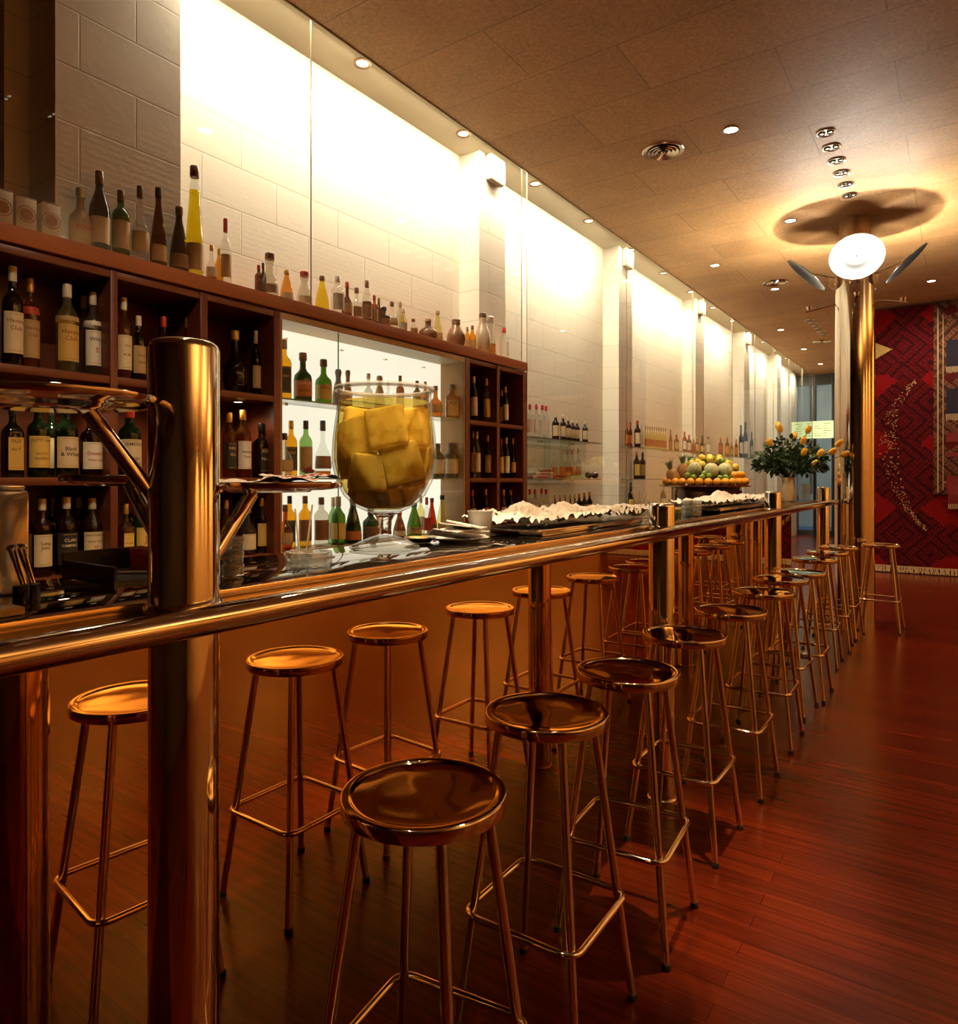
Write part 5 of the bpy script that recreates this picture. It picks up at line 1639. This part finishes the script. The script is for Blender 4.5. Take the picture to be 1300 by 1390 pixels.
for i, u in enumerate((30, 42)):
    y, _ = yx(u, -1.20)
    t = thing('ice_tongs', 'slim steel tongs standing at the near end of the bar, %s' % ('nearer the canister', 'nearer the black box')[i], 'tongs', (-1.20, y, ZC), group='steel tongs')
    m = MB(); m.tube([(0, 0, .0305), (-.014, -.012, .085)], .0026, 8); m.tube([(0, .004, .0305), (-.010, -.007, .086)], .0026, 8); m.lathe([(0, 0), (.008, 0), (.009, .004), (.006, .008), (0, .009)], 12, -.012, -.0095, .084)
    m.obj('shanks', CHROME, t)
    m = MB(); m.lathe([(0, 0), (.012, 0), (.013, .003), (.013, .029), (.010, .030), (0, .030)], 16); m.obj('holder', BLACKP, t)
y, _ = yx(14, -1.10)
t = thing('wooden_spoon_rest', 'short pale wooden block lying at the near end of the bar', 'block', (-1.12, y, ZC))
m = MB(); m.box(-.02, -.05, 0, .02, .02, .012, bev=.003); m.obj('block', plain('pale_wood', (.55, .38, .18), .6), t)
y, _ = yx(190, -1.36)
t = thing('amber_cup', 'small amber glass with picks beside the near post', 'cup', (-1.41, y + .03, ZC))
m = MB(); m.lathe([(0, 0), (.018, 0), (.020, .003), (.022, .05), (.020, .05), (.018, .005), (0, .005)], 24); m.obj('cup', tinted('amber_cup_glass', (.80, .36, .06), .05, .03, .3, (.6, .2, .02)), t)

# ---- fruit display behind the bar
FX, FY = -2.18, 7.28
fc = Vector((FX, FY, 0))
fr = Vector((C, S, 0)); ft = Vector((S, -C, 0))          # to the right of the view, towards the viewer
ZT = 1.232
t = thing('display_stand', 'dark stand with a round tray for fruit behind the bar', 'display stand', (FX, FY, 0))
m = MB(); m.lathe([(0, ZT - .016), (.43, ZT - .016), (.455, ZT - .010), (.465, ZT + .004), (.460, ZT + .005), (.45, ZT - .004), (0, ZT - .003)], 72); m.obj('tray', BRUSH, t)
m = MB(); m.box(-.26, -.28, 0, .26, .28, ZT - .018, bev=.006, mat=Matrix.Rotation(math.atan2(S, C), 4, 'Z')); m.obj('cabinet', plain('dark_lacquer', (.05, .014, .010), .2, var=.2), t)
for s_ in (-1, 1):
    p = fr * (.33 * s_) + ft * .12
    m = MB(); m.lathe([(0, 0), (.018, 0), (.018, ZT - .017), (0, ZT - .017)], 20, p.x, p.y); m.obj('leg', CHROME, t)
p = fr * .22 + ft * .285
m = MB(); m.box(-.07, -.004, .80, .07, .004, ZT - .05, mat=Matrix.Translation((p.x, p.y, 0)) @ Matrix.Rotation(math.atan2(S, C), 4, 'Z')); m.obj('red_panel', plain('red_lacquer', (.22, .015, .010), .25), t)
ORANGE = plain('orange_peel', (.85, .36, .020), .42, var=.15, bump=.2, bscale=220)
LIME = plain('lime_peel', (.16, .26, .025), .4, var=.25, bump=.15, bscale=160)
LEMON = plain('lemon_peel', (.80, .60, .07), .42, var=.12, bump=.15, bscale=180)
MELON = plain('melon_rind', (.48, .50, .28), .55, var=.25, scale=30, bump=.3, bscale=60)
PINE = plain('pineapple_rind', (.32, .15, .04), .6, var=.5, scale=40)
PLEAF = plain('pineapple_leaf', (.14, .18, .07), .55, var=.3)
NUB = plain('fruit_nub', (.12, .14, .03), .7)
def put(r_, t_, z): 
    p = fc + fr * r_ + ft * t_
    return (p.x, p.y, ZT - .003 + z)
def fruit(name, cat, lab, loc, r, mat, sz=1.0, group=None, ends=False, rz=0, tilt=0):
    t = thing(name, lab, cat, loc, rz, group)
    m = MB()
    m.lathe([(0, -r * sz)] + [(r * math.cos(a) * (1 - (.06 if abs(a) > 1.2 else 0)), r * sz * math.sin(a) * (1.08 if ends and abs(a) > 1.3 else 1)) for a in [-PI / 2 + PI * i / 10 for i in range(1, 10)]] + [(0, r * sz * (1.12 if ends else .97))], 18)
    o = m.obj('peel', mat, t); o.rotation_euler = (R(tilt), 0, 0)
    m = MB(); m.lathe([(0, r * sz * .96), (r * .10, r * sz * .96), (r * .06, r * sz * 1.03), (0, r * sz * 1.03)], 8); q = m.obj('nub', NUB, t); q.rotation_euler = (R(tilt), 0, 0)
    return t
n_or = 15
for i in range(n_or):
    a = R(-84 + 168 * i / (n_or - 1))
    fruit('orange', 'orange', 'orange in the lowest ring around the fruit tray, %s from the pineapple side' % ORD[i + 1], put(.405 * math.sin(a), .405 * math.cos(a), .0415), .0405, ORANGE, .95, 'oranges around the fruit tray', rz=i)
for i in range(6):
    a = R(34 + 50 * i / 5)
    fruit('orange', 'orange', 'orange in the second tier at the vase end of the fruit tray, %s along' % ORD[i + 1], put(.36 * math.sin(a) + .01, .36 * math.cos(a), .112), .038, ORANGE, .9, 'upper oranges on the fruit tray', rz=i * 2)
for i, (r_, t_, z) in enumerate(((-.25, .27, .105), (-.20, .30, .085), (-.12, .32, .085), (-.05, .32, .100), (-.06, .335, .070) if False else (-.085, .27, .12), (.115, .32, .085), (.19, .28, .085), (.05, .33, .080))):
    fruit('lime', 'lime', 'green lime sitting behind the front oranges, %s from the pineapple side' % ORD[i + 1], put(r_, t_, z), .030, LIME, 1.05, 'limes on the fruit tray', True, i, 60)
for i, (r_, t_, z, rr, sz, tl) in enumerate(((-.150, .17, .165, .070, 1.3, 55), (.0, .235, .155, .074, 1.05, 10), (.150, .20, .158, .076, 1.1, 80))):
    tt = fruit('melon', 'melon', 'pale green melon in the middle of the fruit heap, %s from the pineapples' % ORD[i + 1], put(r_, t_, z), rr, MELON, sz, 'melons on the fruit tray', False, math.atan2(S, C), tl)
lem = []
pr_ = fr * .08 + ft * -.05
m = MB(); m.lathe([(.21, .0), (.20, .10), (.14, .19), (.06, .245), (0, .25)], 32, pr_.x, pr_.y, ZT - .0025)
for _o in bpy.data.objects:
    if _o.name == 'display_stand':
        m.obj('riser', plain('dark_lacquer', (.05, .014, .010)), _o)
for ring, (rr, z, k_) in enumerate(((.26, .21, 12), (.19, .245, 9), (.10, .27, 6), (.02, .285, 2))):
    for i in range(k_):
        a = 2 * PI * i / k_ + ring * .4
        r_, t_ = rr * math.cos(a) + .08, rr * .55 * math.sin(a) - .02
        if t_ > .12: continue
        lem.append((r_, t_, z + .012 * ((i * 7) % 3) - max(0, r_ - .2) * .25))
for i, (r_, t_, z) in enumerate(sorted(lem)):
    gr = (i * 5) % 3 == 0
    fruit('lime' if gr else 'lemon', 'lime' if gr else 'lemon', '%s at the top of the fruit heap behind the melons, %s from the pineapples' % ('green lime' if gr else 'yellow lemon', ORD[i + 1]), put(r_, t_, z), .032, LIME if gr else LEMON, 1.15, 'citrus at the top of the heap', True, i * 1.3, 70)
for i, (r_, t_, tl) in enumerate(((-.345, .11, 18), (-.225, .05, 4), (-.14, -.06, -8))):
    loc = put(r_, t_, .075 if i == 0 else .13)
    t = thing('pineapple', 'ripe pineapple with a leafy crown on the fruit tray, %s from the open end' % ORD[i + 1], 'pineapple', loc, math.atan2(S, C), 'pineapples on the fruit tray')
    def modq(a, r, z): return 1 + .035 * math.cos(9 * a + z * 90) * (1 if r > .03 else 0)
    m = MB(); m.lathe([(0, -.09)] + [(.066 * math.cos(a) ** .7, .10 * math.sin(a)) for a in [-PI / 2 + PI * q / 16 for q in range(1, 16)]] + [(0, .10)], 36, mod=modq)
    m.bm.verts.index_update()
    bd = m.obj('rind', PINE, t); bd.rotation_euler = (0, R(-tl), 0)
    m = MB()
    for k2 in range(22):
        a = k2 * 2.4; ln = .13 - .003 * k2; out_ = .06 - .0022 * k2
        ca, sa = math.cos(a), math.sin(a)
        p0 = Vector((ca * .014, sa * .014, .094)); p1 = Vector((ca * out_ * .7, sa * out_ * .7, .094 + ln * .6)); p2 = Vector((ca * out_ * 1.3, sa * out_ * 1.3, .094 + ln * .95))
        sd = Vector((-sa, ca, 0)) * .009
        v = [m.bm.verts.new(q) for q in (p0 - sd, p0 + sd, p1 + sd * .8, p1 - sd * .8, p2)]
        m.bm.faces.new((v[0], v[1], v[2], v[3])); m.bm.faces.new((v[3], v[2], v[4]))
    o = m.obj('leaf_crown', PLEAF, t); o.rotation_euler = (0, R(-tl), 0)
# ------------------------------------------------------------------ lights
def spot(name, loc, power, col, size, blend=.5, rad=.03, aim=(0, 0, -1)):
    l = bpy.data.lights.new(name, 'SPOT')
    l.energy = power; l.color = col; l.spot_size = R(size); l.spot_blend = blend; l.shadow_soft_size = rad
    o = bpy.data.objects.new(name, l); COL.objects.link(o)
    o.location = loc
    o.rotation_euler = Vector(aim).to_track_quat('-Z', 'Y').to_euler()
    return o
WARM = (1.0, .66, .34)
TUNG = (1.0, .80, .54)
def strip(name, loc, power, col, lx, ly, rot):
    l = bpy.data.lights.new(name, 'AREA')
    l.shape = 'RECTANGLE'; l.size = lx; l.size_y = ly; l.energy = power; l.color = col
    o = bpy.data.objects.new(name, l); COL.objects.link(o); o.location = loc; o.rotation_euler = rot
    return o
for i, y in enumerate(SOFF):
    spot('wall_washer_beam', (-2.872, y, Z_SOFF - .03), 26 if i < 4 else 70, (1, .86, .62), 150, .9, .03, (-.30, 0, -1))
strip('added_soffit_fill', (-2.79, 4.2, Z_SOFF - .013), 95, (1, .87, .64), .04, 4.6, (0, R(12), 0))  # added fill hidden behind the channel, evens out the wall wash
strip('added_soffit_fill', (-2.79, 11.8, Z_SOFF - .013), 150, (1, .86, .61), .04, 10.2, (0, R(12), 0))
# the rest of the dining room, out of view on the right: added lights brighten its ceiling and wall
for (x, y) in ((4.0, 1.2), (4.2, 4.4), (4.0, 8.0)):
    spot('added_room_fill', (x, y, 2.75), 500, (1, .72, .34), 165, .6, .08, (0, 0, 1))
for y in (2, 5, 8):
    spot('added_wall_fill', (6.7, y, Z_CEIL - .05), 160, (1, .66, .32), 130, .8, .05, (.5, 0, -1))
for i, (x, y) in enumerate(DOWN):
    spot('downlight_beam', (x, y, Z_CEIL - .02), (170, 180, 180, 150)[i] if i < 4 else 60, WARM, 88, .8, .035)
# the swivelling twin spots: some are turned on to the bar, the shelves, the fruit and the flowers
AIM = {0: (-2.75, 1.35, 1.35, 36, 60), 1: (-1.335, 1.485, 1.28, 24, 190), 2: (-1.335, 1.485, 1.30, 24, 190), 3: (-1.335, 1.485, 1.35, 30, 110), 4: (-2.75, 1.45, 1.45, 34, 50), 5: (-1.335, 1.485, 1.40, 30, 100),
       6: (-2.75, 1.95, 1.4, 34, 60), 7: (-1.235, 6.57, 1.18, 12, 260), 8: (-.78, 2.30, 0, 22, 520),
       9: (-2.75, 4.3, 1.6, 40, 60), 10: (-1.27, 4.3, 1.1, 45, 26), 11: (-2.18, 7.28, 1.2, 34, 75), 12: (-1.235, 6.57, 1.35, 30, 60), 14: (-1.235, 6.57, 1.35, 30, 50)}
for i, (x, y) in enumerate(EYES):
    if i in AIM:
        ax, ay_, az, cone, pw = AIM[i]
        spot('twin_spot_beam', (x, y, Z_CEIL - .02), pw, (1, .76, .46), cone, .7, .02, (ax - x, ay_ - y, az - Z_CEIL))
    else:
        spot('twin_spot_beam', (x, y, Z_CEIL - .02), 26, WARM, 75, .7, .02)
spot('twin_spot_beam', (-.64, 1.4, Z_CEIL - .02), 90, (1, .80, .52), 16, .7, .02, (-.72, .05, -2.42))
for (x, y, z) in PUCKS:
    spot('puck_beam', (x, y, z - .014), 4.5, (1, .74, .44), 150, .9, .015)
for (x, y, z, ca, sa) in LAMPS:
    spot('column_lamp_beam', (x, y, z), 72, (1, .93, .79), 165, .5, .02, (ca * .12, sa * .12, 1))

spot('added_facade_light', (-2.0, 20.5, 4.6), 420, (.85, .95, .85), 140, .8, .1, (0, .8, -1))  # unseen light added outside to brighten the frontage
spot('rug_spot', (-.27, 9.99, Z_CEIL - .03), 120, (1, .80, .54), 120, .8, .03, (0, .55, -1))

for x in (3.6, 5.4):
    spot('added_wall_fill', (x, Y_RUG - .9, Z_CEIL - .05), 190, (1, .68, .32), 140, .8, .05, (0, .6, -1))  # added fill on the unseen end wall, gilds the mirrored seats
w = bpy.data.worlds.new('dusk')
scene.world = w
w.use_nodes = True
bg = w.node_tree.nodes['Background']
bg.inputs[0].default_value = (.05, .12, .22, 1)
bg.inputs[1].default_value = .5

# ------------------------------------------------------------------ camera
cam = bpy.data.cameras.new('camera')
co = bpy.data.objects.new('camera', cam)
COL.objects.link(co)
co.location = (0, 0, CAMZ)
co.rotation_euler = (PI / 2, 0, TH)
cam.sensor_fit = 'HORIZONTAL'
cam.sensor_width = 36.0
cam.lens = 36.0 * FPX / 1300.0
cam.shift_y = -(695.0 - HZ) / 1300.0
cam.clip_start = .05
scene.camera = co

vs = scene.view_settings
vs.view_transform = 'Standard'
vs.look = 'None'
vs.gamma = 1.0
vs.exposure = 0.0
cy = scene.cycles
cy.max_bounces = 10
cy.diffuse_bounces = 4
cy.glossy_bounces = 6
cy.transmission_bounces = 8
cy.transparent_max_bounces = 40
cy.caustics_reflective = False
cy.caustics_refractive = False
cy.sample_clamp_indirect = 4.0
cy.blur_glossy = .3
cy.use_denoising = True
